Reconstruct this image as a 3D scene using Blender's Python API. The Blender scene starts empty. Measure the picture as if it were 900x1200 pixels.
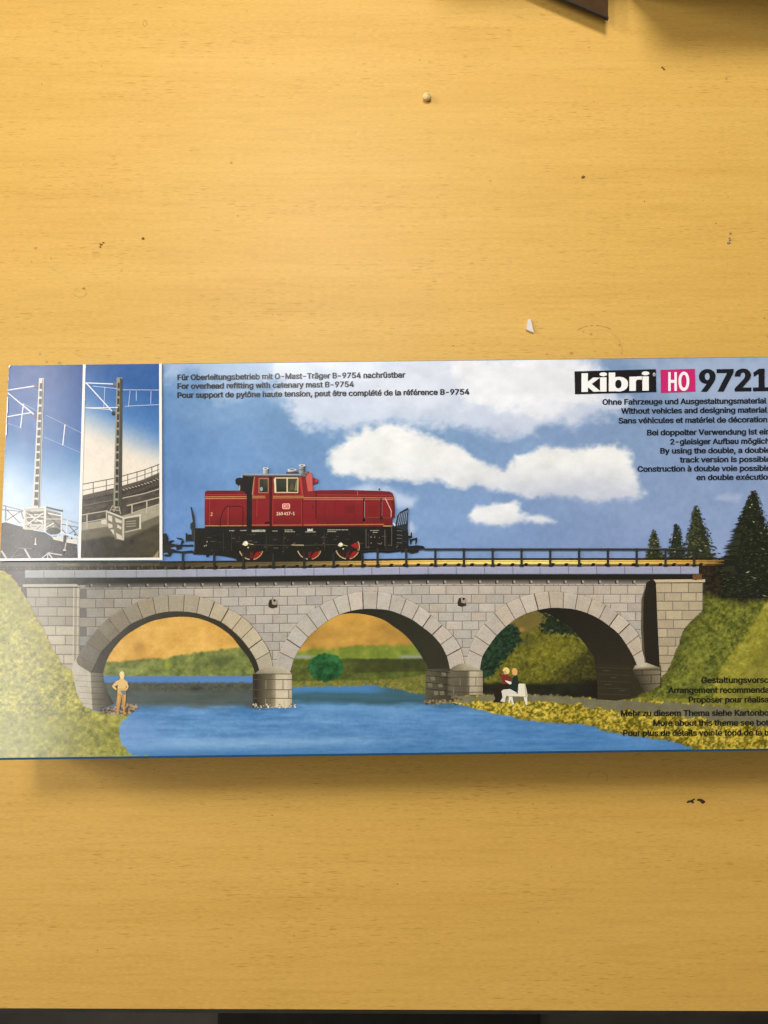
import bpy, bmesh, math, random
import numpy as np
from mathutils import Vector
from mathutils.geometry import tessellate_polygon

scene = bpy.context.scene
col = scene.collection
R = math.radians

# ------------------------------------------------------------------ camera
FOC = 933.0                     # focal length in photograph pixels (900 x 1200 frame)
TILT = R(7.0)
H = 0.047                       # height of the box
CAM_Z = H + 0.39
cam = bpy.data.cameras.new('camera')
cam.sensor_fit = 'VERTICAL'; cam.sensor_height = 36.0; cam.sensor_width = 27.0
cam.lens = FOC / 1200.0 * 36.0
cam.clip_start = 0.01; cam.clip_end = 100.0
cam_o = bpy.data.objects.new('camera', cam); col.objects.link(cam_o)
cam_o.location = (0, 0, CAM_Z); cam_o.rotation_euler = (TILT, 0, 0)
scene.camera = cam_o

# ------------------------------------------------------------------ light
world = bpy.data.worlds.new('World'); scene.world = world; world.use_nodes = True
world.node_tree.nodes['Background'].inputs[0].default_value = (1.0, 0.92, 0.78, 1)
world.node_tree.nodes['Background'].inputs[1].default_value = 0.20

def ceiling_lamp(name, loc, size, power, colour=(1.0, 0.96, 0.90), target=(0, 0, 0), spread=180):
    l = bpy.data.lights.new(name, 'AREA'); l.shape = 'RECTANGLE'
    l.size, l.size_y = size; l.energy = power; l.color = colour; l.spread = R(spread)
    o = bpy.data.objects.new(name, l); col.objects.link(o); o.location = loc
    d = Vector(target) - Vector(loc)
    o.rotation_euler = d.to_track_quat('-Z', 'Y').to_euler()
    return o
# a long tube fitting to the left, whose sheen lies on the left end of the print
ceiling_lamp('ceiling_lamp', (-0.68, 0.06, 1.15), (0.13, 0.95), 5.2, target=(-0.68, 0.06, 0))
# the low fitting far to the left: the box's shade runs to the right of it
ceiling_lamp('ceiling_lamp', (-2.2, 0.75, 1.25), (0.70, 0.70), 34, target=(0, 0.15, 0))
# lamp behind the desk, narrowed beam added for the falloff towards the front
ceiling_lamp('ceiling_lamp', (-0.20, 1.15, 2.0), (0.60, 0.45), 3.35, target=(0.06, 0.46, 0), spread=50)

scene.view_settings.view_transform = 'Standard'
scene.view_settings.look = 'None'
scene.view_settings.exposure = 0.0
scene.view_settings.gamma = 1.0

# ------------------------------------------------------------------ helpers
def lin1(c):
    c = c / 255.0
    return c / 12.92 if c <= 0.04045 else ((c + 0.055) / 1.055) ** 2.4
def lin(rgb):
    return tuple(lin1(c) for c in rgb)
INK = np.array([0.98, 0.99, 1.02])           # ink reflectance for a given printed tone
def ink(rgb):
    l = lin(rgb)
    return (l[0] * INK[0], l[1] * INK[1], l[2] * INK[2])
def lin_np(a):
    a = np.clip(a, 0, 255) / 255.0
    return np.where(a <= 0.04045, a / 12.92, ((a + 0.055) / 1.055) ** 2.4)

def ray(u, v, z):
    """photograph pixel -> world point on the level plane z (used to measure the flat print and the desk)"""
    a = (u - 450.0) / FOC; b = -(v - 600.0) / FOC
    t = (CAM_Z - z) / (math.cos(TILT) - b * math.sin(TILT))
    return a * t, (b * math.cos(TILT) + math.sin(TILT)) * t

YAW = R(0.68)
CY, SY = math.cos(YAW), math.sin(YAW)
def unrot(x, y): return x * CY + y * SY, -x * SY + y * CY
def rot(x, y): return x * CY - y * SY, x * SY + y * CY
XL, YT = unrot(*ray(10.2, 427.6, H))
_, YB = unrot(*ray(-11.5, 891.3, H))
XR = XL + 0.404
BX, BY = (XL + XR) / 2, (YT + YB) / 2
BW, BD = XR - XL, YT - YB
def loc2(u, v):
    """print position -> the lid's own coordinates"""
    x, y = unrot(*ray(u, v, H))
    return x - BX, y - BY
def loc_np(U, V):
    a = (U - 450.0) / FOC; b = -(V - 600.0) / FOC
    t = (CAM_Z - H) / (math.cos(TILT) - b * math.sin(TILT))
    x = a * t; y = (b * math.cos(TILT) + math.sin(TILT)) * t
    return x * CY + y * SY - BX, -x * SY + y * CY - BY
LAYER = 0.00004
def zl(layer): return H + 0.00012 + LAYER * layer

def empty(name, loc=(0, 0, 0), rz=0.0):
    o = bpy.data.objects.new(name, None); col.objects.link(o)
    o.location = loc; o.rotation_euler = (0, 0, rz); o.empty_display_size = 0.02
    return o
def tag(o, label=None, cat=None, group=None, kind=None):
    if label: o['label'] = label
    if cat: o['category'] = cat
    if group: o['group'] = group
    if kind: o['kind'] = kind
    return o
def link(name, me, mat, parent=None):
    o = bpy.data.objects.new(name, me); col.objects.link(o)
    if mat: me.materials.append(mat)
    if parent: o.parent = parent
    return o
def bm_obj(name, bm, mat, parent=None, smooth=False):
    me = bpy.data.meshes.new(name); bm.to_mesh(me); bm.free()
    if smooth:
        for p in me.polygons: p.use_smooth = True
    return link(name, me, mat, parent)
def add_box(bm, x0, x1, y0, y1, z0, z1, bevel=0.0, seg=2):
    r = bmesh.ops.create_cube(bm, size=1.0)
    for vtx in r['verts']:
        vtx.co = Vector(((x0 + x1) / 2 + vtx.co.x * (x1 - x0), (y0 + y1) / 2 + vtx.co.y * (y1 - y0), (z0 + z1) / 2 + vtx.co.z * (z1 - z0)))
    if bevel:
        es = list({e for vtx in r['verts'] for e in vtx.link_edges})
        bmesh.ops.bevel(bm, geom=es, offset=bevel, segments=seg, profile=0.5, affect='EDGES')
def add_prism(bm, pts, z0, z1):
    lo = [bm.verts.new((x, y, z0)) for x, y in pts]; hi = [bm.verts.new((x, y, z1)) for x, y in pts]
    n = len(pts)
    bm.faces.new(hi); bm.faces.new(lo[::-1])
    for i in range(n): bm.faces.new((lo[i], lo[(i + 1) % n], hi[(i + 1) % n], hi[i]))
    bmesh.ops.recalc_face_normals(bm, faces=bm.faces)

# ------------------------------------------------------------------ materials
def nodes(name):
    m = bpy.data.materials.new(name); m.use_nodes = True
    nt = m.node_tree
    return m, nt, nt.nodes['Principled BSDF']
def mk(nt, t, **kw):
    n = nt.nodes.new(t)
    for k, val in kw.items(): setattr(n, k, val)
    return n
def noise(nt, vec, scale, detail=3, rough=0.5):
    n = mk(nt, 'ShaderNodeTexNoise'); n.inputs['Scale'].default_value = scale
    n.inputs['Detail'].default_value = detail; n.inputs['Roughness'].default_value = rough
    nt.links.new(vec, n.inputs['Vector']); return n
def mapping(nt, sc, rotz=0.0, src='Object'):
    tc = mk(nt, 'ShaderNodeTexCoord'); mp = mk(nt, 'ShaderNodeMapping')
    mp.inputs['Scale'].default_value = sc; mp.inputs['Rotation'].default_value = (0, 0, rotz)
    nt.links.new(tc.outputs[src], mp.inputs['Vector']); return mp.outputs['Vector']
def ramp(nt, fac, stops):
    r = mk(nt, 'ShaderNodeValToRGB'); el = r.color_ramp.elements
    while len(el) < len(stops): el.new(0.5)
    for e, (p, c) in zip(el, stops):
        e.position = p; e.color = (*c, 1) if len(c) == 3 else c
    nt.links.new(fac, r.inputs['Fac']); return r.outputs['Color']
def mixc(nt, mode, fac, a, b):
    m = mk(nt, 'ShaderNodeMix', data_type='RGBA', blend_type=mode)
    if isinstance(fac, (int, float)): m.inputs[0].default_value = fac
    else: nt.links.new(fac, m.inputs[0])
    for s, i in ((a, 6), (b, 7)):
        if isinstance(s, tuple): m.inputs[i].default_value = (*s, 1)
        else: nt.links.new(s, m.inputs[i])
    return m.outputs[2]

def make_print_material():
    """glossy litho print: ink colour per printed shape, broken by a fine procedural print grain"""
    m, nt, b = nodes('printed_card')
    at = mk(nt, 'ShaderNodeAttribute', attribute_name='ink')
    v = mapping(nt, (1, 1, 1))
    n1 = noise(nt, v, 1500, 2, 0.6)
    n2 = noise(nt, v, 210, 4, 0.65)
    sm = mk(nt, 'ShaderNodeMix', data_type='FLOAT'); sm.inputs[0].default_value = 0.42
    nt.links.new(n1.outputs['Fac'], sm.inputs[2]); nt.links.new(n2.outputs['Fac'], sm.inputs[3])
    g1 = ramp(nt, sm.outputs[0], [(0.34, (0.0, 0.0, 0.0)), (0.66, (1, 1, 1))])
    # grain strength comes with the ink (alpha)
    dark = mixc(nt, 'MULTIPLY', 1.0, at.outputs['Color'], (0.62, 0.62, 0.62))
    lite = mixc(nt, 'MULTIPLY', 1.0, at.outputs['Color'], (1.36, 1.36, 1.36))
    grained = mixc(nt, 'MIX', g1, dark, lite)
    c = mixc(nt, 'MIX', at.outputs['Alpha'], at.outputs['Color'], grained)
    nt.links.new(c, b.inputs['Base Color'])
    rr = mk(nt, 'ShaderNodeMapRange'); rr.inputs[3].default_value = 0.15; rr.inputs[4].default_value = 0.24
    nt.links.new(n2.outputs['Fac'], rr.inputs[0]); nt.links.new(rr.outputs[0], b.inputs['Roughness'])
    b.inputs['Specular IOR Level'].default_value = 0.55
    bp = mk(nt, 'ShaderNodeBump'); bp.inputs['Strength'].default_value = 0.20; bp.inputs['Distance'].default_value = 0.00011
    n3 = noise(nt, v, 330, 3, 0.6)
    nt.links.new(n3.outputs['Fac'], bp.inputs['Height']); nt.links.new(bp.outputs[0], b.inputs['Normal'])
    return m
PRINT = make_print_material()

def make_wood():
    m, nt, b = nodes('beech_laminate')
    base_a, base_b, base_c = (0.662, 0.400, 0.092), (0.630, 0.375, 0.083), (0.686, 0.422, 0.104)
    v1 = mapping(nt, (1.6, 22, 1))
    n1 = noise(nt, v1, 2.2, 5, 0.62)
    c1 = ramp(nt, n1.outputs['Fac'], [(0.30, base_b), (0.5, base_a), (0.70, base_c)])
    v2 = mapping(nt, (14, 260, 1))
    n2 = noise(nt, v2, 2.0, 4, 0.6)
    s2 = ramp(nt, n2.outputs['Fac'], [(0.28, (0.93, 0.915, 0.89)), (0.52, (1, 1, 1)), (0.8, (1.035, 1.035, 1.04))])
    c2 = mixc(nt, 'MULTIPLY', 1.0, c1, s2)
    # short dark pores of beech, all along the grain
    v3 = mapping(nt, (130, 1500, 1))
    n3 = noise(nt, v3, 1.0, 2, 0.5)
    v3b = mapping(nt, (9, 40, 1)); n3b = noise(nt, v3b, 1.0, 3, 0.6)
    add = mk(nt, 'ShaderNodeMath', operation='MULTIPLY_ADD'); add.inputs[1].default_value = 0.35
    nt.links.new(n3b.outputs['Fac'], add.inputs[0]); nt.links.new(n3.outputs['Fac'], add.inputs[2])
    p3 = ramp(nt, add.outputs[0], [(0.80, (1, 1, 1)), (0.92, (0.66, 0.58, 0.46))])
    c3 = mixc(nt, 'MULTIPLY', 0.8, c2, p3)
    # fine fibre
    v4 = mapping(nt, (300, 2600, 1)); n4 = noise(nt, v4, 1.0, 2, 0.5)
    s4 = ramp(nt, n4.outputs['Fac'], [(0.25, (0.87, 0.86, 0.83)), (0.75, (1.07, 1.07, 1.07))])
    c4 = mixc(nt, 'MULTIPLY', 1.0, c3, s4)
    nt.links.new(c4, b.inputs['Base Color'])
    b.inputs['Roughness'].default_value = 0.42
    b.inputs['Specular IOR Level'].default_value = 0.20
    bp = mk(nt, 'ShaderNodeBump'); bp.inputs['Strength'].default_value = 0.12; bp.inputs['Distance'].default_value = 0.0004
    nt.links.new(n4.outputs['Fac'], bp.inputs['Height']); nt.links.new(bp.outputs[0], b.inputs['Normal'])
    return m
def make_plain(name, c0, c1, scale, rough=0.6, spec=0.4, bump=0.0):
    m, nt, b = nodes(name)
    v = mapping(nt, (1, 1, 1)); n = noise(nt, v, scale, 4, 0.6)
    nt.links.new(ramp(nt, n.outputs['Fac'], [(0.3, c0), (0.7, c1)]), b.inputs['Base Color'])
    b.inputs['Roughness'].default_value = rough; b.inputs['Specular IOR Level'].default_value = spec
    if bump:
        bp = mk(nt, 'ShaderNodeBump'); bp.inputs['Strength'].default_value = 0.5; bp.inputs['Distance'].default_value = bump
        nt.links.new(n.outputs['Fac'], bp.inputs['Height']); nt.links.new(bp.outputs[0], b.inputs['Normal'])
    return m
WOOD = make_wood()
EDGE = make_plain('dark_edge_band', (0.012, 0.010, 0.007), (0.022, 0.018, 0.012), 60, 0.5)
FLOOR = make_plain('floor_vinyl', (0.035, 0.032, 0.026), (0.085, 0.076, 0.062), 5, 0.7)
BLUE = make_plain('blue_card_edge', (0.006, 0.085, 0.22), (0.012, 0.12, 0.29), 900, 0.45)
BROWN = make_plain('brown_board', (0.050, 0.026, 0.010), (0.075, 0.040, 0.016), 120, 0.85, 0.12)
BLACK = make_plain('black_rim', (0.004, 0.004, 0.004), (0.009, 0.008, 0.008), 200, 0.6)
GREYB = make_plain('grey_card', (0.30, 0.28, 0.24), (0.36, 0.34, 0.30), 300, 0.8)

# ------------------------------------------------------------------ the desk and floor
tag(bm_obj('floor', (lambda bm: (add_box(bm, -3, 3, -3, 3, -0.80, -0.76), bm)[1])(bmesh.new()), FLOOR), kind='structure')
DESK_FL = ray(0, 1181.5, 0); DESK_FR = ray(900, 1184.8, 0)
def front_y(x):
    s = (x - DESK_FL[0]) / (DESK_FR[0] - DESK_FL[0])
    return DESK_FL[1] + s * (DESK_FR[1] - DESK_FL[1])
desk = empty('desk', (0, 0, 0))
tag(desk, 'beech wood desk with dark front edge under the long printed box', 'desk')
bm = bmesh.new()
add_prism(bm, [(-0.75, front_y(-0.75)), (0.75, front_y(0.75)), (0.75, 0.62), (-0.75, 0.62)], -0.025, 0.0)
bm_obj('desk_top', bm, WOOD, desk)
bm = bmesh.new()
add_prism(bm, [(-0.75, front_y(-0.75) - 0.0022), (0.75, front_y(0.75) - 0.0022), (0.75, front_y(0.75) - 0.0001), (-0.75, front_y(-0.75) - 0.0001)], -0.025, -0.0006)
bm_obj('edge_band', bm, EDGE, desk)


# ------------------------------------------------------------------ the printed box
HALF_W, HALF_D = BW / 2, BD / 2
bc = rot(BX, BY)
box = empty('model_kit_box', (bc[0], bc[1], 0), YAW)
tag(box, 'long flat cardboard box printed with a red locomotive crossing a stone arch bridge', 'cardboard box')
bm = bmesh.new(); add_box(bm, -HALF_W, HALF_W, -HALF_D, HALF_D, 0.010, H, 0.0011, 3)
bm_obj('lid', bm, BLUE, box, True)
bm = bmesh.new(); add_box(bm, -HALF_W + 0.002, HALF_W - 0.002, -HALF_D + 0.002, HALF_D - 0.002, 0.0, 0.0098)
bm_obj('tray', bm, GREYB, box)

RIM = 0.00055
LX0, LX1, LY0, LY1 = -HALF_W + RIM, HALF_W - RIM, -HALF_D + 0.00125, HALF_D - RIM
def edge_clamp(x, y):
    return min(max(x, LX0), LX1), min(max(y, LY0), LY1)

class Ink:
    """collects flat printed shapes (print coordinates in photograph pixels) and links them as one mesh"""
    def __init__(self, layer, grain=0.10):
        self.v, self.f, self.c = [], [], []; self.layer, self.grain = layer, grain
    def poly(self, pts, c, grain=None, dz=0.0, cols=None):
        if len(pts) < 3: return
        g = self.grain if grain is None else grain
        k = len(self.v); self.n = getattr(self, 'n', 0) + 1; z = zl(self.layer + dz + (self.n % 20) * .005)
        loc = []
        for (u, v) in pts:
            x, y = edge_clamp(*loc2(u, v)); loc.append((x, y, z))
        tris = [(0, 1, 2)] if len(pts) == 3 else tessellate_polygon([[Vector((p[0], p[1], 0)) for p in loc]])
        self.v += loc
        cc = [(*ink(q), g) for q in cols] if cols else [(*ink(c), g)] * len(pts)
        for t in tris:
            a, b_, d = (loc[i] for i in t)
            if (b_[0] - a[0]) * (d[1] - a[1]) - (b_[1] - a[1]) * (d[0] - a[0]) < 0: t = (t[0], t[2], t[1])
            self.f.append(tuple(k + i for i in t)); self.c += [cc[i] for i in t]
    def rect(self, u0, v0, u1, v1, c, slope=True, **kw):
        s = SL if slope else 0.0
        self.poly([(u0, v0), (u1, v0 + s * (u1 - u0)), (u1, v1 + s * (u1 - u0)), (u0, v1)], c, **kw)
    def line(self, pts, w, c, w1=None, **kw):
        n = len(pts) - 1
        for i in range(n):
            (a, b), (p, q) = pts[i], pts[i + 1]
            l = math.hypot(p - a, q - b) or 1e-6
            wa = w if w1 is None else w + (w1 - w) * i / n; wb = w if w1 is None else w + (w1 - w) * (i + 1) / n
            nx, ny = -(q - b) / l / 2, (p - a) / l / 2
            ex, ey = (p - a) / l * 0.15 * w, (q - b) / l * 0.15 * w
            self.poly([(a + nx * wa - ex, b + ny * wa - ey), (p + nx * wb + ex, q + ny * wb + ey), (p - nx * wb + ex, q - ny * wb + ey), (a - nx * wa - ex, b - ny * wa - ey)], c, **kw)
    def disc(self, u, v, ru, rv, c, n=18, a0=0, a1=360, **kw):
        pts = [(u + ru * math.cos(R(a0 + (a1 - a0) * i / n)), v + rv * math.sin(R(a0 + (a1 - a0) * i / n))) for i in range(n + (a1 - a0 < 360))]
        self.poly(pts, c, **kw)
    def arc(self, u, v, r, w, a0, a1, c, n=14, sq=1.0, **kw):
        self.line([(u + r * math.cos(R(a0 + (a1 - a0) * i / n)), v + sq * r * math.sin(R(a0 + (a1 - a0) * i / n))) for i in range(n + 1)], w, c, **kw)
    def build(self, name, parent, label=None):
        me = bpy.data.meshes.new(name); me.from_pydata(self.v, [], self.f)
        at = me.color_attributes.new('ink', 'FLOAT_COLOR', 'CORNER')
        at.data.foreach_set('color', np.array(self.c, dtype=np.float32).ravel())
        o = link(name, me, PRINT, parent)
        if label: o['label'] = label
        return o
SL = -0.0118                      # the print's baseline runs up to the right by this slope

def spline(pts, n=6):
    out = []
    P = [pts[0]] + list(pts) + [pts[-1]]
    for i in range(1, len(P) - 2):
        p0, p1, p2, p3 = P[i - 1:i + 3]
        for k in range(n):
            t = k / n
            out.append(tuple(0.5 * (2 * p1[d] + (p2[d] - p0[d]) * t + (2 * p0[d] - 5 * p1[d] + 4 * p2[d] - p3[d]) * t * t + (3 * p1[d] - p0[d] - 3 * p2[d] + p3[d]) * t ** 3) for d in (0, 1)))
    out.append(tuple(pts[-1])); return out

# ---- numpy painting of the soft areas of the print (sky, water, meadows)
rng = np.random.default_rng(7)
def vnoise(U, V, su, sv, seed):
    g = np.random.default_rng(seed).random((160, 160))
    x = U / su + 40.3; y = V / sv + 37.7
    i = np.floor(x).astype(int); j = np.floor(y).astype(int); fx = x - i; fy = y - j
    fx = fx * fx * (3 - 2 * fx); fy = fy * fy * (3 - 2 * fy)
    i0, i1, j0, j1 = i % 160, (i + 1) % 160, j % 160, (j + 1) % 160
    return (g[i0, j0] * (1 - fx) + g[i1, j0] * fx) * (1 - fy) + (g[i0, j1] * (1 - fx) + g[i1, j1] * fx) * fy
def fbm(U, V, su, sv, seed, oct=4, gain=0.55):
    s = 0; a = 1.0; t = 0
    for k in range(oct):
        s = s + a * vnoise(U, V, su / 2 ** k, sv / 2 ** k, seed + 31 * k); t += a; a *= gain
    return s / t
def sdf(U, V, pts):
    """signed distance to a closed outline, negative inside"""
    d = np.full(U.shape, 1e9); ins = np.zeros(U.shape, bool); n = len(pts)
    for i in range(n):
        ax, ay = pts[i]; bx, by = pts[(i + 1) % n]
        ex, ey = bx - ax, by - ay; wx, wy = U - ax, V - ay
        t = np.clip((wx * ex + wy * ey) / (ex * ex + ey * ey + 1e-9), 0, 1)
        d = np.minimum(d, np.hypot(wx - ex * t, wy - ey * t))
        if ay != by:
            c = ((ay > V) != (by > V)) & (U < ex * (V - ay) / (by - ay) + ax); ins ^= c
    return np.where(ins, -d, d)
def sstep(a, b, x):
    t = np.clip((x - a) / (b - a), 0, 1); return t * t * (3 - 2 * t)
def over(C, m, rgb):
    m = m[..., None]; rgb = np.asarray(rgb, float)
    return C * (1 - m) + rgb * m
def mix(a, b, t):
    return np.asarray(a, float) * (1 - t[..., None]) + np.asarray(b, float) * t[..., None]
def curve_y(U, pts):
    return np.interp(U, [p[0] for p in pts], [p[1] for p in pts])

def sheet(name, U, V, C, keep, layer, parent, grain=0.12, label=None):
    """a grid of print cells; keep = boolean per cell"""
    x, y = loc_np(U, V)
    inside = (x > LX0) & (x < LX1) & (y > LY0) & (y < LY1)
    anyin = inside[:-1, :-1] | inside[1:, :-1] | inside[:-1, 1:] | inside[1:, 1:]
    x = np.clip(x, LX0, LX1); y = np.clip(y, LY0, LY1)
    nr, nc = U.shape
    idx = np.arange(nr * nc).reshape(nr, nc)
    k = keep & anyin
    q = np.stack([idx[1:, :-1][k], idx[1:, 1:][k], idx[:-1, 1:][k], idx[:-1, :-1][k]], -1)
    used, inv = np.unique(q, return_inverse=True); q = inv.reshape(q.shape)
    co = np.stack([x.ravel()[used], y.ravel()[used], np.full(len(used), zl(layer))], -1)
    me = bpy.data.meshes.new(name)
    me.vertices.add(len(used)); me.vertices.foreach_set('co', co.ravel())
    me.loops.add(q.size); me.loops.foreach_set('vertex_index', q.ravel().astype(np.int32))
    me.polygons.add(len(q)); me.polygons.foreach_set('loop_start', np.arange(0, q.size, 4, dtype=np.int32))
    me.update(calc_edges=True); me.validate()
    at = me.color_attributes.new('ink', 'FLOAT_COLOR', 'POINT')
    L = lin_np(C.reshape(-1, 3)[used]) * INK
    G = np.broadcast_to(grain, U.shape).ravel()[used] if not np.isscalar(grain) else np.full(len(used), grain)
    at.data.foreach_set('color', np.concatenate([L, G[:, None]], 1).astype(np.float32).ravel())
    o = link(name, me, PRINT, parent)
    if label: o['label'] = label
    return o
def centre(A): return (A[:-1, :-1] + A[1:, :-1] + A[:-1, 1:] + A[1:, 1:]) / 4

# ---------------------------------------------------------------- sky
vs, us = np.meshgrid(np.arange(414, 671, 1.0), np.arange(186, 966, 1.0), indexing='ij')
U, V = us, vs
Us = [186, 300, 450, 700, 960]
base = np.stack([np.interp(U, Us, ch) for ch in ([96, 104, 114, 130, 140], [138, 144, 149, 155, 160], [190, 191, 191, 193, 195])], -1)
C = base + ((V - 540) / 110)[..., None] * np.array([6, 4, 8])
C += (fbm(U, V, 60, 40, 3) - 0.5)[..., None] * 26 + (fbm(U, V, 5, 5, 4, 3) - 0.5)[..., None] * 12
wob = (fbm(U, V, 26, 20, 11, 5) - 0.5) * 34 + (fbm(U, V, 8, 6, 12, 4) - 0.5) * 16
def cloud(C, pts, soft, amt, colr, amp=1.0, shade=None):
    d = sdf(U, V, pts) + wob * amp
    m = sstep(soft, -soft, d) * amt
    cc = np.broadcast_to(np.asarray(colr, float), C.shape).copy()
    if shade is not None:
        v0, v1, c2 = shade
        t = sstep(v0, v1, V + wob * 0.8)
        cc = cc * (1 - t[..., None]) + np.asarray(c2, float) * t[..., None]
    cc += (fbm(U, V, 24, 16, 21, 5) - 0.5)[..., None] * 34
    return C * (1 - m[..., None]) + cc * m[..., None]
C = cloud(C, [(186, 410), (330, 410), (340, 436), (300, 452), (258, 462), (230, 440), (210, 446), (186, 448)], 16, 0.55, (196, 206, 226), 0.9)
C = cloud(C, [(322, 405), (655, 405), (700, 420), (708, 436), (742, 470), (725, 489), (690, 493), (640, 500), (605, 512), (555, 506), (500, 496), (468, 494), (420, 500), (388, 506), (352, 497), (322, 462)], 11, 0.80, (216, 221, 234), 0.8)
C = cloud(C, [(520, 420), (640, 412), (690, 430), (712, 470), (655, 480), (590, 488), (545, 470)], 10, 0.85, (234, 235, 238), 0.9)
C = cloud(C, [(388, 430), (520, 420), (560, 450), (520, 478), (440, 474)], 14, 0.4, (232, 234, 240), 0.9)
C = cloud(C, [(186, 478), (250, 470), (300, 486), (240, 510)], 20, 0.12, (210, 220, 235), 1.0)
C = cloud(C, [(386, 542), (390, 528), (408, 514), (428, 504), (446, 499), (470, 503), (497, 511), (522, 519), (545, 531), (562, 545), (592, 551), (604, 534), (622, 530), (640, 524), (672, 528), (688, 521), (722, 519), (737, 529), (742, 552), (751, 569), (754, 578), (736, 585), (690, 586), (638, 584), (598, 578), (548, 572), (500, 563), (450, 561), (408, 559), (391, 553)],
          5.2, 0.95, (238, 238, 235), 0.46, (540, 592, (206, 210, 222)))
C = cloud(C, [(549, 604), (557, 593), (582, 588), (606, 586), (609, 598), (630, 604), (652, 612), (602, 615), (558, 614)], 4.2, 0.94, (238, 238, 237), 0.36, (598, 622, (205, 212, 226)))
C = cloud(C, [(408, 576), (430, 568), (462, 573), (486, 584), (484, 594), (462, 592)], 7, 0.75, (200, 212, 232), 0.4)
C = cloud(C, [(474, 618), (482, 612), (488, 620), (480, 627)], 5, 0.8, (196, 208, 230), 0.2)
C = cloud(C, [(836, 585), (842, 579), (868, 581), (866, 588), (846, 588)], 4, 0.65, (180, 192, 218), 0.25)
C = cloud(C, [(740, 420), (860, 412), (965, 420), (965, 446), (900, 470), (820, 472), (765, 455)], 16, 0.45, (190, 200, 222), 0.9)
C = cloud(C, [(880, 520), (965, 500), (965, 560), (905, 560)], 22, 0.3, (190, 198, 220), 0.9)
C = cloud(C, [(600, 560), (720, 560), (740, 600), (640, 604)], 20, 0.15, (180, 195, 222), 0.9)
sheet('printed_sky', U, V, C, np.ones((U.shape[0] - 1, U.shape[1] - 1), bool), 0, box, 0.06)

# ---------------------------------------------------------------- landscape below the bridge
intr1 = [(106.7, 788), (110.7, 779), (119, 763.8), (129.5, 752.4), (141, 741.5), (153.6, 731.2), (168.3, 724.5), (183.5, 719.3), (199, 716.8), (215, 716.7), (230.7, 718.7), (245, 723.3), (259.2, 728.8), (272, 738.4), (283, 749), (292, 760.4), (300, 773.3), (304.3, 787)]
intr2 = [(340.5, 787), (344.7, 772.4), (352, 759.3), (361.3, 746.7), (372.4, 736.7), (384.4, 727.6), (397.7, 720.4), (411.3, 716), (425.7, 713.8), (441.3, 713.8), (455.7, 715.3), (469.3, 720), (483, 726.3), (495, 735), (506.4, 744), (516.3, 755.3), (523.3, 768.7), (527, 784)]
intr3 = [(562.3, 785.5), (565.3, 769.3), (573.3, 756.4), (582, 744.7), (592.4, 734.7), (603.6, 726), (616.7, 719), (630.7, 715), (645, 712.5), (659.6, 712.7), (673.5, 714.3), (688, 718.7), (701.6, 725.3), (713.6, 733.6), (724.7, 743), (733.7, 755.7), (741.3, 768.7), (746.5, 781)]
open1 = spline(intr1, 5) + [(322, 800), (322, 900), (100, 900), (106, 800)]
open2 = spline(intr2, 5) + [(527, 800), (540, 900), (322, 900), (339, 800)]
open3 = spline(intr3, 5) + [(752, 805), (760, 900), (540, 900), (562, 800)]
bank_l = [(-40, 655), (-4, 659), (0, 667), (13, 674), (25, 690), (33, 705), (44, 725), (55, 745), (63, 762), (74, 780), (90, 790), (97, 812), (102, 828), (109, 832), (120, 834), (133, 836.5), (151, 836.5), (149, 841), (141, 849), (140, 858), (145, 871), (152, 880), (172, 886), (180, 900), (-40, 900)]
slope_r = [(823.5, 712), (822, 716), (806, 731), (799, 742), (795, 755), (789, 769), (783, 784), (770, 800), (755, 805), (740, 818), (752, 824), (800, 834), (860, 842), (970, 854), (970, 655), (842, 655), (836, 660), (818, 661), (818, 672), (813, 673), (813, 679.5), (826, 679.2), (826, 682.5), (823.5, 683)]
shore_r = [(524, 821), (530, 812), (546, 814), (556, 813.5), (580, 813), (640, 814), (700, 818), (970, 818), (970, 900), (830, 893), (817, 879), (789, 869), (750, 863.5), (725, 860), (705, 856), (695.6, 850.8), (680, 848.7), (642.7, 847), (610.7, 843), (581, 836), (555, 830), (545, 827), (528, 824)]

vs, us = np.meshgrid(np.arange(655, 900, 1.0), np.arange(-24, 966, 1.0), indexing='ij')
U, V = us, vs
jag = (fbm(U, V, 3.2, 3.2, 51, 3) - 0.5) * 5.0
f1 = fbm(U, V, 3, 3, 61, 3); f2 = fbm(U, V, 9, 7, 62, 4); f3 = fbm(U, V, 30, 20, 63, 4)
f2g = fbm(U, V, 5, 4, 64, 3) * .65 + f2 * .35
wn = rng.random(U.shape); wn = (wn + np.roll(wn, 1, 1) * .6 + np.roll(wn, 1, 0) * .4) / 2.0
f1 = np.clip(0.5 + (f1 - .5) * 1.5 + (wn - .5) * .9, -.1, 1.1)
s1 = fbm(U, V, 70, 5, 71, 4); s2 = fbm(U, V, 12, 2.4, 72, 3)
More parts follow.
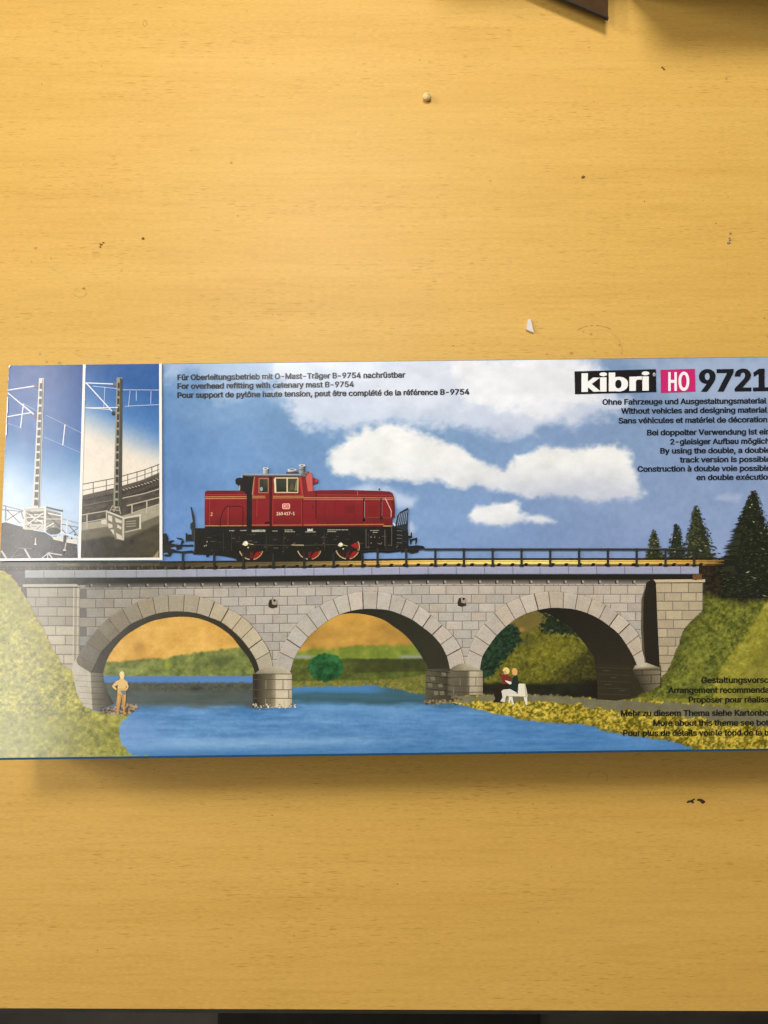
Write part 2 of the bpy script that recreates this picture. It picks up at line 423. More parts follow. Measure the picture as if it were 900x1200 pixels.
# river
s1 = s1 * .6 + fbm(U, V, 44, 15, 75, 4) * .4
C = mix((74, 126, 178), (108, 156, 206), np.clip((s1 - 0.32) * 2.4, 0, 1))
C += (s2 - 0.5)[..., None] * 26 + (f1 - 0.5)[..., None] * 9
lightband = np.exp(-((V - 868 + 0.02 * (U - 400)) / 7) ** 2) * sstep(560, 300, U) * sstep(150, 230, U)
C = over(C, lightband * 0.42 * (0.6 + s1 * 0.8), (176, 210, 238))
C = over(C, np.exp(-((V - 828 - 0.02 * (U - 400)) / 8) ** 2) * sstep(330, 380, U) * sstep(520, 470, U) * 0.5, (130, 178, 222))
C = over(C, sstep(240, 150, U) * sstep(832, 850, V) * 0.45, (138, 172, 222))
C = over(C, sstep(872, 889, V + (s1 - 0.5) * 10) * 0.75, (62, 118, 170))
C = over(C, sstep(420, 760, U) * 0.35, (66, 124, 186))
# dark reflections under the bridge
e = (fbm(U, V, 22, 6, 73, 4) - 0.5) * 9
refl = sstep(834, 823, V + e) * sstep(318, 300, U) * (U < 330)
C = over(C, refl, mix((64, 72, 68), (92, 104, 100), np.clip(s1 * 1.6 - 0.3, 0, 1)))
refl2 = sstep(829, 819, V + e - 0.03 * (U - 400)) * (U > 330)
C = over(C, refl2, mix((52, 84, 94), (70, 112, 130), np.clip(s1 * 1.6 - 0.3, 0, 1)))
C = over(C, refl2 * sstep(815, 808, V + e * 0.5) * sstep(470, 425, U), (72, 128, 180))
# strips behind arch 1
a1 = (U < 331)
C = over(C, a1 * sstep(802.5, 798.5, V + (f1 - 0.5) * 3), mix((76, 118, 176), (96, 140, 192), s1))
dk = a1 * sstep(798, 802, V + (f1 - .5) * 2) * sstep(815, 804, V + (f2 - 0.5) * 6)
C = over(C, dk, mix((66, 70, 62), (94, 96, 80), f1))
C = over(C, a1 * np.exp(-(((U - 229) / 7) ** 2 + ((V - 807) / 2.5) ** 2)) * 0.6, (34, 34, 28))
g1top = curve_y(U, [(120, 776), (150, 775), (187, 771), (213, 767), (240, 764), (280, 758), (330, 752)]) + (f2 - 0.5) * 5
grassA = mix((92, 104, 52), (150, 156, 82), np.clip(f2 * 1.5 - 0.25, 0, 1)) + (f1 - 0.5)[..., None] * 24
hill_mask = a1 & (V < 793)
C = over(C, hill_mask * sstep(793.5, 791.5, V + (f1 - 0.5) * 2), grassA)
C = over(C, a1 * np.exp(-(((U - 196) / 4) ** 2 + ((V - 779) / 4) ** 2)) * 0.7, (176, 184, 60))
C = over(C, a1 * np.exp(-(((U - 258) / 16) ** 2 + ((V - 776) / 7) ** 2)) * 0.6, (62, 76, 44))
orange = mix((204, 154, 72), (230, 184, 94), np.clip(f3 * 1.6 - 0.3, 0, 1)) + (f2 - 0.5)[..., None] * 22 + (f1 - 0.5)[..., None] * 10
C = over(C, a1 * sstep(1.8, -1.8, V - g1top), orange)
C = over(C, a1 * np.exp(-(((U - 164) / 6) ** 2 + ((V - 757) / 6) ** 2)) * 0.45, (150, 112, 56))
# behind arch 2
a2 = (U > 331) & (U < 545)
meadow = mix((62, 74, 30), (104, 112, 46), np.clip(f2 * 1.5 - 0.2, 0, 1)) + (f1 - 0.5)[..., None] * 16
shore2 = curve_y(U, [(331, 805), (400, 804), (435, 803), (470, 808), (500, 815), (530, 818)]) + (f1 - 0.5) * 2.5
C = over(C, a2 * sstep(1.2, -1.2, V - shore2), mix((96, 98, 40), (140, 136, 62), f1))
C = over(C, a2 * sstep(1.5, -1.5, V - curve_y(U, [(331, 799), (405, 797), (440, 797), (470, 795), (500, 790), (540, 788)]) - (f2 - .5) * 3), meadow)
C = over(C, a2 * sstep(1.5, -1.5, V - curve_y(U, [(331, 790), (540, 786)])) * sstep(395, 425, U) * 0.75, mix((44, 48, 26), (72, 74, 36), f2))
C = over(C, a2 * sstep(1.2, -1.2, V - curve_y(U, [(331, 772), (540, 772)]) - (f2 - .5) * 3), mix((100, 118, 40), (146, 156, 62), np.clip(f2 * 1.4 - 0.2, 0, 1)))
C = over(C, a2 * np.exp(-((V - 769.5) / 1.6) ** 2) * (sstep(372, 362, U) + sstep(462, 474, U)) * 0.9, (150, 156, 158))
C = over(C, a2 * sstep(2.5, -2.5, V - curve_y(U, [(331, 764), (380, 760), (420, 757), (540, 754)]) - (f2 - .5) * 7), mix((158, 120, 54), (206, 158, 72), np.clip(f3 * 1.8 - 0.4, 0, 1)) + (f2 - 0.5)[..., None] * 24)
C = over(C, a2 * sstep(735, 718, V) * 0.7, (212, 160, 64))
C = over(C, a2 * sstep(455, 500, U) * sstep(765, 740, V) * 0.5, (150, 112, 58))
bush = np.hypot((U - 382) / 20.5, (V - 782) / 16.5)
C = over(C, a2 * sstep(1.05, 0.97, bush + (f1 - .5) * .14), mix((22, 66, 34), (48, 112, 60), np.clip(f2 * 1.8 - 0.4 + (0.02 * (U - 382) - 0.03 * (V - 785)) * 0.4, 0, 1)) + (f1 - 0.5)[..., None] * 22)
C = over(C, a2 * np.exp(-(((U - 388) / 5) ** 2 + ((V - 793) / 4) ** 2)) * 0.7, (14, 34, 18))
# behind arch 3
a3 = (U > 545) & (U < 752) & (V < 845)
hillB = mix((72, 72, 22), (124, 120, 36), np.clip(f2g * 1.3 - 0.1, 0, 1)) + (f1 - 0.5)[..., None] * np.array([48, 46, 24])
C = over(C, a3 * sstep(818, 814, V), hillB)
C = over(C, a3 * np.exp(-(((U - 645) / 22) ** 2 + ((V - 762) / 15) ** 2)) * 0.45, mix((132, 126, 34), (176, 164, 54), f1))
up = curve_y(U, [(560, 752), (600, 748), (625, 738), (650, 740), (700, 742)]) + (f2 - .5) * 8
C = over(C, a3 * sstep(4, -4, V - up), mix((98, 88, 42), (124, 108, 52), f2))
C = over(C, a3 * np.exp(-(((U - 610) / 5) ** 2 + ((V - 738) / 3) ** 2)) * 0.9, (176, 130, 64))
C = over(C, a3 * np.exp(-(((U - 612) / 14) ** 2 + ((V - 752) / 6) ** 2)) * 0.6, (64, 70, 34))
bush3 = sdf(U, V, [(633, 716), (650, 722), (672, 736), (680, 746), (660, 745), (648, 741), (638, 742), (632, 733), (640, 727)]) + (f1 - .5) * 7
C = over(C, a3 * sstep(1.5, -1.5, bush3), mix((20, 30, 18), (44, 58, 36), f1))
bush4 = sdf(U, V, [(555, 790), (562, 760), (575, 740), (592, 728), (604, 732), (610, 744), (610, 752), (602, 762), (592, 772), (582, 784), (572, 796), (560, 800)]) + (f1 - .5) * 4
C = over(C, a3 * sstep(1.5, -1.5, bush4), mix((16, 34, 22), (44, 70, 44), np.clip(f1 * 1.4 - .2, 0, 1)))
dkr = sdf(U, V, [(700, 752), (685, 764), (660, 782), (640, 800), (720, 815), (720, 750)]) + (f2 - .5) * 14
C = over(C, a3 * sstep(8, -8, dkr) * 0.75, mix((34, 34, 14), (70, 66, 28), f1))
C = over(C, a3 * sstep(798, 803, V + (f2 - .5) * 5) * sstep(822, 818, V), mix((20, 22, 14), (44, 44, 28), f2))
C = over(C, a3 * sstep(664, 700, U) * sstep(790, 800, V + (f2 - .5) * 6) * sstep(822, 818, V) * 0.9, (24, 22, 14))
# right slope
d_sr = sdf(U, V, slope_r) + jag * 0.35
in_sr = d_sr < 0
sl = mix((74, 82, 28), (128, 130, 46), np.clip(f2g * 1.4 - 0.15, 0, 1)) + (f1 - 0.5)[..., None] * np.array([62, 60, 34])
sl = over(sl, np.exp(-(((U - 815) / 14) ** 2 + ((V - 775) / 24) ** 2)) * 0.30, (150, 150, 60))
ridge = curve_y(U, [(836, 800), (845, 784), (875, 741), (900, 702), (930, 668)])
lit = sstep(-5, 6, V - ridge + (f2 - .5) * 8) * (U > 835)
sl = over(sl, lit * 0.8, mix((134, 130, 36), (192, 178, 70), np.clip(f2 * 1.4 - .2, 0, 1)) + (f1 - 0.5)[..., None] * 30)
sl = over(sl, lit * sstep(30, 55, V - ridge) * 0.5, mix((92, 92, 34), (140, 132, 52), f2))
edge_sh = np.exp(-((d_sr + 3) / 5) ** 2) * (U < 830)
sl = over(sl, edge_sh * 0.35, (50, 50, 22))
darkv = curve_y(U, [(818, 690), (830, 694), (845, 700), (870, 704), (900, 700), (965, 690)]) + (f2 - .5) * 8
sl = over(sl, sstep(9, -5, V - darkv), mix((26, 22, 14), (58, 46, 28), np.clip(f1 * 1.7 - .5, 0, 1)))
C = over(C, sstep(0.8, -0.8, d_sr), sl)
# near shore right, path and tufts
d_sh = sdf(U, V, shore_r) + jag
tuft = mix((112, 104, 26), (206, 180, 60), np.clip(f1 * 1.7 - 0.35, 0, 1)) + (f2 - 0.5)[..., None] * 50 + (f1 - .5)[..., None] * 30
path = curve_y(U, [(640, 818), (680, 821), (720, 825), (800, 831), (860, 838), (900, 843), (965, 850)])
pw = curve_y(U, [(640, 3), (690, 5.5), (760, 7), (860, 9), (965, 10)])
sh = over(tuft, sstep(1.2, -1.0, np.abs(V - path) - pw + (fbm(U, V, 8, 8, 81, 3) - .5) * 11), mix((108, 104, 78), (130, 124, 94), f2))
upg = V < path - pw
sh = over(sh, upg * sstep(690, 800, U) * 1.0, mix((104, 108, 36), (150, 142, 52), f1) + (f2 - .5)[..., None] * 30)
sh = over(sh, upg * sstep(700, 640, U) * sstep(640, 660, U) * 0.7, (52, 48, 28))
sh = over(sh, sstep(5, 0, -d_sh) * sstep(836, 842, V) * 0.45, (78, 74, 26))
sh = over(sh, np.exp(-(((U - 720) / 2.5) ** 2 + ((V - 842) / 2.5) ** 2)) * 0.8, (226, 206, 120))
C = over(C, sstep(0.9, -0.9, d_sh), sh)
# left bank
d_l = sdf(U, V, bank_l) + jag * 0.9 + (fbm(U, V, 12, 8, 55, 3) - .5) * 9 * sstep(830, 842, V)
lg = mix((112, 112, 36), (192, 182, 78), np.clip(f2g * 1.7 - 0.35, 0, 1)) + (f1 - 0.5)[..., None] * np.array([76, 72, 44])
lg = over(lg, np.exp(-((d_l + 10) / 14) ** 2) * sstep(800, 760, V) * 0.55, mix((124, 120, 30), (160, 146, 44), f1))
lg = over(lg, sstep(826, 846, V + (f3 - .5) * 26) * 0.55, mix((104, 110, 42), (170, 164, 70), np.clip(f2g * 1.6 - .3, 0, 1)))
lg = over(lg, sstep(40, -10, U) * 0.35, (160, 164, 96))
C = over(C, sstep(0.9, -0.9, d_l), lg)
# pebbles at the foot of the piers
def pebbles(C, pts, c0, c1):
    d = sdf(U, V, pts) + jag * 0.8
    return over(C, sstep(0.6, -0.6, d), mix(c0, c1, np.clip(fbm(U, V, 2.0, 1.6, 91, 2) * 2.2 - .6, 0, 1)))
C = pebbles(C, [(112, 833), (130, 829), (146, 825), (160, 825), (163, 830), (155, 835), (140, 837), (120, 835)], (58, 46, 34), (186, 160, 132))
C = pebbles(C, [(496, 822), (510, 818), (535, 816), (541, 820), (536, 823), (515, 824.5), (500, 825)], (60, 52, 34), (160, 140, 100))

uc, vc = centre(U), centre(V)
in_open = (centre(sdf(U, V, open1)) < 1.2) | (centre(sdf(U, V, open2)) < 1.2) | (centre(sdf(U, V, open3)) < 1.2)
low = vc > 826
L_id = centre(d_l) < 0; S_id = centre(d_sh) < 0; R_id = (centre(d_sr) < 0) & ~S_id
keep = in_open | low | L_id | S_id | R_id
river = ~L_id & ~S_id & ~R_id & ((vc > 809) | ((uc < 331) & (vc > 792))) & keep
river &= ~((uc > 331) & (uc < 545) & (vc < centre(shore2))) & ~((uc > 545) & (vc < 817))
far = keep & ~L_id & ~S_id & ~R_id & ~river
GR = 0.42
sheet('printed_river', U, V, C, river, 7, box, 0.10)
sheet('printed_far_bank', U, V, C, far, 7, box, 0.14)
sheet('printed_meadow', U, V, C, L_id & keep, 7, box, GR, 'grassy bank on the left of the printed picture')
sheet('printed_meadow', U, V, C, S_id, 7, box, GR, 'yellow green shore with path below the right arch')
sheet('printed_meadow', U, V, C, R_id, 7, box, GR, 'green slope beside the right end of the bridge')

# ---------------------------------------------------------------- the stone bridge
rnd = random.Random(5)
TP = [(-30, 668.4), (30, 668.2), (150, 667.8), (280, 666.5), (380, 665.2), (500, 663.8), (620, 663.7), (820, 663.6), (960, 663.4)]
def T(u): return float(np.interp(u, [p[0] for p in TP], [p[1] for p in TP]))
def stone(u):
    return tuple(float(np.interp(u, [30, 130, 230, 420, 620, 830], ch)) for ch in ([146, 144, 178, 184, 188, 190], [141, 139, 170, 176, 178, 178], [131, 127, 157, 164, 163, 160]))
def tint(c, k, warm=0): return (c[0] * k + warm, c[1] * k, c[2] * k - warm)

br = Ink(1, 0.40)
br_lines = (92, 82, 64)
def mortar(u): return tint(stone(u), 0.69)
# backing wall
top = [(u, T(u) + 8) for u in range(6, 824, 12)] + [(823, T(823) + 8)]
bot = [(823, 712), (795, 757), (783, 786), (773, 806), (740, 806), (540, 792), (320, 792), (100, 792), (84, 792), (60, 757), (44, 724), (34, 704), (30, 690)]
for i in range(len(top) - 1):
    (a, b), (c, d) = top[i], top[i + 1]
    br.poly([(a, b), (c, d), (c, 803), (a, 803)] if 90 < a < 790 else [(a, b), (c, d), (c, min(800, d + 105 if a > 400 else 700 + (c - 24) * 1.8)), (a, min(800, b + 105 if a > 400 else 700 + (a - 24) * 1.8))], mortar(a), grain=0.3)
rowh = lambda u: float(np.interp(u, [40, 110, 250, 560, 700], [11.1, 11.0, 10.6, 10.35, 10.3]))
def row_v(u, k): return T(u) + 22.6 + rowh(u) * k
E_ = [101.5, 122.5, 143.3, 164, 186, 205.5, 227.5, 250, 268, 288.6, 309.5, 327.5, 348.5, 369.5, 388, 407, 424.7, 443, 461, 482.6, 503, 522.6, 541.6, 561, 580, 599.5, 620.6, 638, 657, 677, 695.4, 715.5, 735.5, 755, 770]
O_ = [93] + [(E_[i] + E_[i + 1]) / 2 + rnd.uniform(-1.5, 1.5) for i in range(len(E_) - 1)]
def block(ink_, a, b, k, c=None, gl=0.45, gv=0.4):
    m = (a + b) / 2
    cc = c or tint(stone(m), rnd.uniform(0.955, 1.045), rnd.uniform(-3, 3))
    pa, pb = row_v(a, k), row_v(b, k); qa, qb = row_v(a, k + 1), row_v(b, k + 1)
    ink_.poly([(a + gl, pa + gv), (b - gl, pb + gv), (b - gl, qb - gv), (a + gl, qa - gv)], cc, dz=1)
    hi = tint(cc, 1.07); lo = tint(cc, 0.93)
    ink_.line([(a + gl, pa + gv + .35), (b - gl, pb + gv + .35)], 0.6, hi, dz=1.3)
    ink_.line([(a + gl, qa - gv - .3), (b - gl, qb - gv - .3)], 0.5, lo, dz=1.3)
for k in range(-1, 9):
    J = E_ if k % 2 == 0 else O_
    for i in range(len(J) - 1):
        if J[i + 1] > 757 and k > 0 and J[i] > 745: continue
        block(br, J[i], J[i + 1], k)
# left abutment face, its own block courses
PL = {0: [14, 26, 46, 67.5, 87], 1: [18, 30, 42, 56.5, 77, 87], 2: [24, 45, 67, 87], 3: [30, 38, 56.6, 77, 87], 4: [36, 46, 65.5, 87], 5: [42, 56, 76.6, 87], 6: [48, 65, 87], 7: [54, 75, 87], 8: [58, 87]}
for k, J in PL.items():
    for i in range(len(J) - 1):
        a, b = J[i], J[i + 1]; v0 = 688.9 + 11.15 * k
        cc = tint((150, 142, 122), rnd.uniform(.93, 1.05)) if k < 4 else tint((176, 166, 142), rnd.uniform(.95, 1.04))
        br.poly([(a + .5, v0 + .5), (b - .3, v0 + .45), (b - .3, v0 + 10.7), (a + .5, v0 + 10.75)], cc, dz=2)
        br.line([(a + .5, v0 + 10.6), (b - .3, v0 + 10.6)], .7, tint(cc, .7), dz=2.3)
for (x, w, c) in ((86.9, 1.3, (190, 180, 158)), (88.8, 2.4, (148, 140, 122)), (91.6, 2.6, (182, 172, 150)), (93.6, 1.2, (140, 132, 112))):
    br.poly([(x - w / 2, 686), (x + w / 2, 686), (x + w / 2 - 1.0, 792), (x - w / 2 - 1.0, 792)], c, dz=3)
    for k in range(9):
        br.line([(x - w / 2, 689 + 11.15 * k), (x + w / 2, 689 + 11.15 * k)], .7, (112, 104, 86), dz=3.4)
br.poly([(27, 684.7), (90, 684.4), (92.5, 686), (92.5, 687.4), (27, 687.7)], (172, 164, 146), dz=4)
br.line([(27, 688.4), (92, 688.2)], 1.1, (58, 54, 42), dz=4.2)
# right abutment face
RR = {0: ([768.6, 786.7, 806.5, 823.4], 683, 694.7), 1: ([768.9, 778.5, 798, 815.5, 823.4], 694.7, 704.7), 2: ([769.4, 788, 807, 823.4], 704.7, 715.4), 3: ([769.9, 780, 799, 823], 715.4, 726.4), 4: ([770.4, 789, 811], 726.4, 736.7), 5: ([770.9, 781.5, 803], 736.7, 747), 6: ([771.4, 791.5, 799], 747, 757.3), 7: ([771.8, 782.5, 796], 757.3, 768), 8: ([772.2, 791], 768, 777.5), 9: ([772.5, 787], 777.5, 787), 10: ([773, 783], 787, 797)}
for k, (J, v0, v1) in RR.items():
    for i in range(len(J) - 1):
        cc = tint((186, 170, 138), rnd.uniform(.94, 1.05))
        br.poly([(J[i] - .3 if i == 0 else J[i] + .45, v0 + .4), (J[i + 1] - .45, v0 + .35), (J[i + 1] - .45, v1 - .4), (J[i] - .3 if i == 0 else J[i] + .45, v1 - .4)], cc, dz=3)
        br.line([(J[i] + .45, v1 - .6), (J[i + 1] - .45, v1 - .6)], .5, tint(cc, .8), dz=3.3)
br.poly([(765.8, 679.2), (826, 678.8), (826, 682.2), (768.2, 682.6)], (206, 188, 152), dz=5)
br.line([(768, 683.1), (825, 682.8)], 1.0, (84, 70, 48), dz=5.2)
# deep shade left of the right abutment (part of the picture)
br.poly([(757, 683), (762, 679.4), (766, 680.5), (768.4, 683), (770, 725), (771.6, 757), (773, 783.5), (757, 778.5), (755, 765), (753.5, 735), (754, 700)], (36, 31, 22), dz=4.5, grain=.2)
br.poly([(757, 683), (757, 778.5), (755, 765), (753.5, 735), (754, 700)], (36, 31, 22), dz=4.4,
        cols=[(60, 52, 40)] * 5)
br.poly([(755, 690), (754, 700), (753.5, 735), (755, 765), (756, 772), (752.8, 765), (750.8, 735), (751.4, 702)], (90, 80, 64), dz=4.3, grain=.3)
# shade band and corbels under the deck slab
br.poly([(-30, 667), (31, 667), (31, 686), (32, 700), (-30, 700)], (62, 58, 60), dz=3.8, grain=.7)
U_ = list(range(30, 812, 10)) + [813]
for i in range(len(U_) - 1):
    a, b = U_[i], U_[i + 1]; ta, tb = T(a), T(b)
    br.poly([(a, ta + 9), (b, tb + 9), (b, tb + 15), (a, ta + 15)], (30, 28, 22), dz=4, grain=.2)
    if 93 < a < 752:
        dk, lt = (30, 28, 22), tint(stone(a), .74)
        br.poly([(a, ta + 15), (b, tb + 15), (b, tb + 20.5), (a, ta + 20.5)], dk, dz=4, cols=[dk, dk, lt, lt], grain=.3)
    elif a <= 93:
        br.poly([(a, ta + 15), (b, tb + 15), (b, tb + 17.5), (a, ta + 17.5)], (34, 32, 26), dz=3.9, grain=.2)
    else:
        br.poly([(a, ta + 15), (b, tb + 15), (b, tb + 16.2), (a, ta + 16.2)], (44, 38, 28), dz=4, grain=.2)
for u in (107, 128, 150.6, 172.6, 194, 216, 237, 258.5, 280, 301, 322.5, 343, 363.5, 384, 404.6, 425, 441.5, 460.6, 480.6, 501, 521, 541, 562, 582, 602, 622, 642, 662, 682.5, 702.5, 722.5, 742.5):
    v = T(u) + 18.2
    br.poly([(u - 2.2, v - 1.6), (u + .5, v - 2), (u + .8, v + 2), (u - 1.6, v + 2.6)], (44, 38, 28), dz=5)
    br.poly([(u - .6, v - 1.5), (u + 1.6, v - 1.7), (u + 1.9, v + 1.2), (u - .2, v + 1.6)], tint(stone(u), .9), dz=5.3)
    br.line([(u - 8, v + 2.4), (u - 8, v + 4.4)], .7, mortar(u), dz=5)
bridge = br.build('printed_bridge', box, 'grey stone bridge of three arches in the printed picture')

# arch undersides
def band(so, inner, outer, c0, c1=None):
    a, b = spline(inner, 5), spline(outer, 5)
    n = 44
    def samp(P):
        L = [0]
        for i in range(1, len(P)): L.append(L[-1] + math.hypot(P[i][0] - P[i - 1][0], P[i][1] - P[i - 1][1]))
        return [(float(np.interp(L[-1] * i / n, L, [p[0] for p in P])), float(np.interp(L[-1] * i / n, L, [p[1] for p in P]))) for i in range(n + 1)]
    A, B = samp(a), samp(b)
    for i in range(n):
        t = i / n; c = c0 if c1 is None else tuple(c0[k] * (1 - t) + c1[k] * t for k in range(3))
        so.poly([A[i], A[i + 1], B[i + 1], B[i]], c)
out1 = [(121, 790), (125, 775), (133, 760.7), (145, 747), (160, 736.7), (176, 728.7), (192, 724.7), (210.7, 722.7), (226.7, 723.6), (239, 726.5), (254.7, 733.5), (270.7, 745), (281, 758), (290.7, 770), (297.3, 783), (298.5, 789)]
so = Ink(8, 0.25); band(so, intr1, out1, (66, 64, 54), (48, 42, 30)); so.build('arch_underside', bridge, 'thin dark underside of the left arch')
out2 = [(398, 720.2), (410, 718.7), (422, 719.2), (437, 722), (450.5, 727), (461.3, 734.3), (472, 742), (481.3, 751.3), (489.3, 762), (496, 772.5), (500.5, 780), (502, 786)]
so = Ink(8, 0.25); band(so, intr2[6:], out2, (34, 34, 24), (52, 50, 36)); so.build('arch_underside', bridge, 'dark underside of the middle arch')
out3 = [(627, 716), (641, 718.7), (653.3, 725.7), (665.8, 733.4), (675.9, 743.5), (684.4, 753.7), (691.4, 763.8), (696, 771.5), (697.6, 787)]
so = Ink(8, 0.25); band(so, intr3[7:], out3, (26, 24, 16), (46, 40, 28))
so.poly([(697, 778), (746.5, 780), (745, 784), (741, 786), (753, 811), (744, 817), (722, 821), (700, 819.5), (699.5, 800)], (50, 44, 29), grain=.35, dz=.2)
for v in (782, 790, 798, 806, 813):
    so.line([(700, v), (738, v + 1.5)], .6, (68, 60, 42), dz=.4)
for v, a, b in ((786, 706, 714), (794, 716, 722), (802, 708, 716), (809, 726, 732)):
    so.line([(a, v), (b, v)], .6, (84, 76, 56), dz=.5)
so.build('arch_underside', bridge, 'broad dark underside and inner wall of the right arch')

# voussoir rings
def ring(outer, inner, shade):
    vo = Ink(9, 0.42)
    n = len(outer) - 1
    vo.poly(spline(outer, 4) + spline(inner, 4)[::-1], mortar((outer[0][0] + outer[-1][0]) / 2), grain=.3)
    for i in range(n):
        (ax, ay), (bx, by), (cx, cy), (dx, dy) = outer[i], outer[i + 1], inner[i + 1], inner[i]
        m = (ax + bx + cx + dx) / 4
        c = tint(shade(m), rnd.uniform(.95, 1.05), rnd.uniform(-2, 3))
        gx, gy = (ax + bx + cx + dx) / 4, (ay + by + cy + dy) / 4
        # slight bow so the ring reads as a curve
        ox, oy = (ax + bx) / 2, (ay + by) / 2; ix, iy = (cx + dx) / 2, (cy + dy) / 2
        L = math.hypot(ox - ix, oy - iy); nx, ny = (ox - ix) / L, (oy - iy) / L
        def ins(p, s=.55):
            l = math.hypot(gx - p[0], gy - p[1]); return (p[0] + (gx - p[0]) * s / l, p[1] + (gy - p[1]) * s / l)
        pts = [ins((ax, ay)), (ox + nx * .3, oy + ny * .3), ins((bx, by)), ins((cx, cy), .45), (ix + nx * .55, iy + ny * .55), ins((dx, dy), .45)]
        vo.poly(pts, c, dz=.5)
        w = .9 if (i + int(m)) % 3 else 1.2
        vo.line([((ax * .96 + dx * .04), (ay * .96 + dy * .04)), (dx, dy)], w, (64, 54, 40) if w > 1 else (100, 90, 72), dz=.8)
        vo.line([ins((ax, ay), 1.0), ins((bx, by), 1.0)], .6, tint(c, 1.09), dz=.7)
    vo.build('arch_ring', bridge)
o1 = [(87.5, 783), (91.5, 769), (102, 752.9), (114, 737.4), (127.3, 724.8), (143.6, 713.8), (160.5, 706), (179.2, 700), (197.3, 697.2), (216.5, 696.6), (234.4, 699.3), (251.8, 705), (268, 713.7), (284, 722.7), (296.9, 734.5), (307.2, 749), (316, 764.2), (320.5, 785)]
i1 = [(106.7, 788), (111.5, 778.4), (119, 763.8), (129.5, 752.4), (140.7, 741.8), (153.7, 731.3), (168, 724.8), (182.9, 719.3), (198.5, 716.8), (215, 716.7), (230.7, 718.7), (245, 723.3), (259.3, 728.7), (271.8, 738), (282.8, 748.6), (292, 760.2), (300, 773.3), (304.4, 787)]
o2_ = [(321.5, 785), (327.5, 764), (336, 748.6), (346.7, 733), (359.6, 720), (374.3, 710.2), (390.3, 702), (407.3, 696), (425, 693.3), (442.5, 693.2), (459.3, 696), (476, 702), (491.3, 710), (505, 720.7), (518, 732.7), (530.7, 745), (540, 759.5), (545, 782)]
i2 = [(340.5, 787), (344.7, 772.4), (352, 759.3), (361.3, 746.7), (372.4, 736.7), (384.4, 727.6), (397.7, 720.4), (411.3, 716), (425.7, 713.8), (441.3, 713.8), (455.7, 715.3), (469.3, 720), (483, 726.3), (495, 735), (506.4, 744), (516.3, 755.3), (523.3, 768.7), (527, 784)]
o3_ = [(545.4, 782), (549.5, 761.7), (556.4, 745), (567.3, 730.7), (579, 718.3), (593.3, 707.6), (608.7, 700), (625.6, 695.6), (642.4, 692.8), (660, 694), (676.7, 696.7), (693.7, 701.6), (709.6, 709.3), (724, 719.3), (737.7, 730.7), (748.5, 744.3), (752.3, 762), (755.5, 778)]
i3 = [(562.3, 785.5), (565.3, 769.3), (573.3, 756.4), (582, 744.7), (592.4, 734.7), (603.6, 726), (616.7, 719), (630.7, 715), (645, 712.5), (659.6, 712.8), (673.5, 714.3), (688, 718.7), (701.6, 725.3), (713.6, 733.6), (724.7, 743), (733.7, 755.7), (741.3, 768.7), (746.5, 781)]
ring(o1, i1, lambda u: tuple(float(np.interp(u, [95, 140, 200, 260, 330], ch)) for ch in ([104, 128, 168, 182, 186], [98, 120, 156, 170, 174], [84, 102, 132, 144, 148])))
ring(o2_, i2, lambda u: tint(stone(u), 1.03))
ring(o3_, i3, lambda u: tint(stone(u), 1.02, 2))

# piers and weep stones
pi_ = Ink(11, 0.40)
# left abutment foot
pi_.poly([(84.5, 784), (89, 771.5), (92, 779), (106.5, 788), (109, 831.5), (99, 827.5), (91, 814)], (186, 178, 158))
pi_.poly([(106.5, 788), (121, 789), (122, 800), (126, 812), (134, 824.5), (120, 830), (109, 831.5)], (112, 106, 86), cols=[(128, 122, 102), (96, 92, 76), (90, 86, 70), (66, 64, 50), (50, 48, 38), (70, 66, 50), (120, 112, 90)])
for v in (791, 797.5, 804, 811, 818, 824):
    pi_.line([(87 + (v - 791) * .3, v), (107.6, v + 1)], .6, (150, 142, 124), dz=.4); pi_.line([(107.6, v + 1), (121 + max(0, v - 800) * .3, v + 1.5)], .7, (74, 70, 56), dz=.4)
pi_.build('bridge_abutment', bridge); pi_ = Ink(11, 0.40)
# pier between the first two arches
pi_.poly([(298, 790), (304, 785), (313, 782), (321, 781), (330, 781.3), (338, 785), (342.5, 790)], (180, 170, 146), cols=[(120, 112, 92), (150, 140, 116), (170, 160, 134), (192, 180, 154), (198, 186, 160), (196, 184, 158), (188, 176, 150)])
C0 = [(296.3, (62, 56, 44)), (300, (44, 40, 32)), (309, (86, 80, 62)), (318, (112, 104, 82)), (322.5, (150, 140, 114)), (324, (196, 184, 156)), (334, (202, 190, 162)), (342.4, (176, 164, 138))]
for i in range(len(C0) - 1):
    (a, ca), (b, cb) = C0[i], C0[i + 1]
    pi_.poly([(a, 789.5), (b, 789.5), (b, 829), (a, 829)], ca, cols=[ca, cb, tint(cb, 1.05), tint(ca, 1.1)])
for v in (789.6, 796, 808, 818):
    pi_.line([(296.5, v), (342.3, v + .2)], .8, (84, 76, 60), dz=.5)
for u, a, b in ((311.9, 797, 807.5), (331.8, 797, 807.5), (338.6, 808, 817.5), (311.6, 818.5, 828)):
    pi_.line([(u, a), (u, b)], .8, (150, 140, 116) if u < 320 else (96, 86, 68), dz=.6)
for k in range(70):
    u = rnd.uniform(297, 349); v = 827.5 + rnd.gauss(0, 1.6) - abs(u - 322) * .02
    s = rnd.uniform(.5, 1.3)
    pi_.poly([(u - s, v), (u, v - s * .9), (u + s * 1.2, v + .1), (u, v + s * .7)], rnd.choice([(222, 214, 190), (190, 180, 146), (110, 104, 80), (160, 150, 120), (232, 228, 214)]), dz=1)
pi_.build('bridge_pier', bridge); pi_ = Ink(11, 0.40)
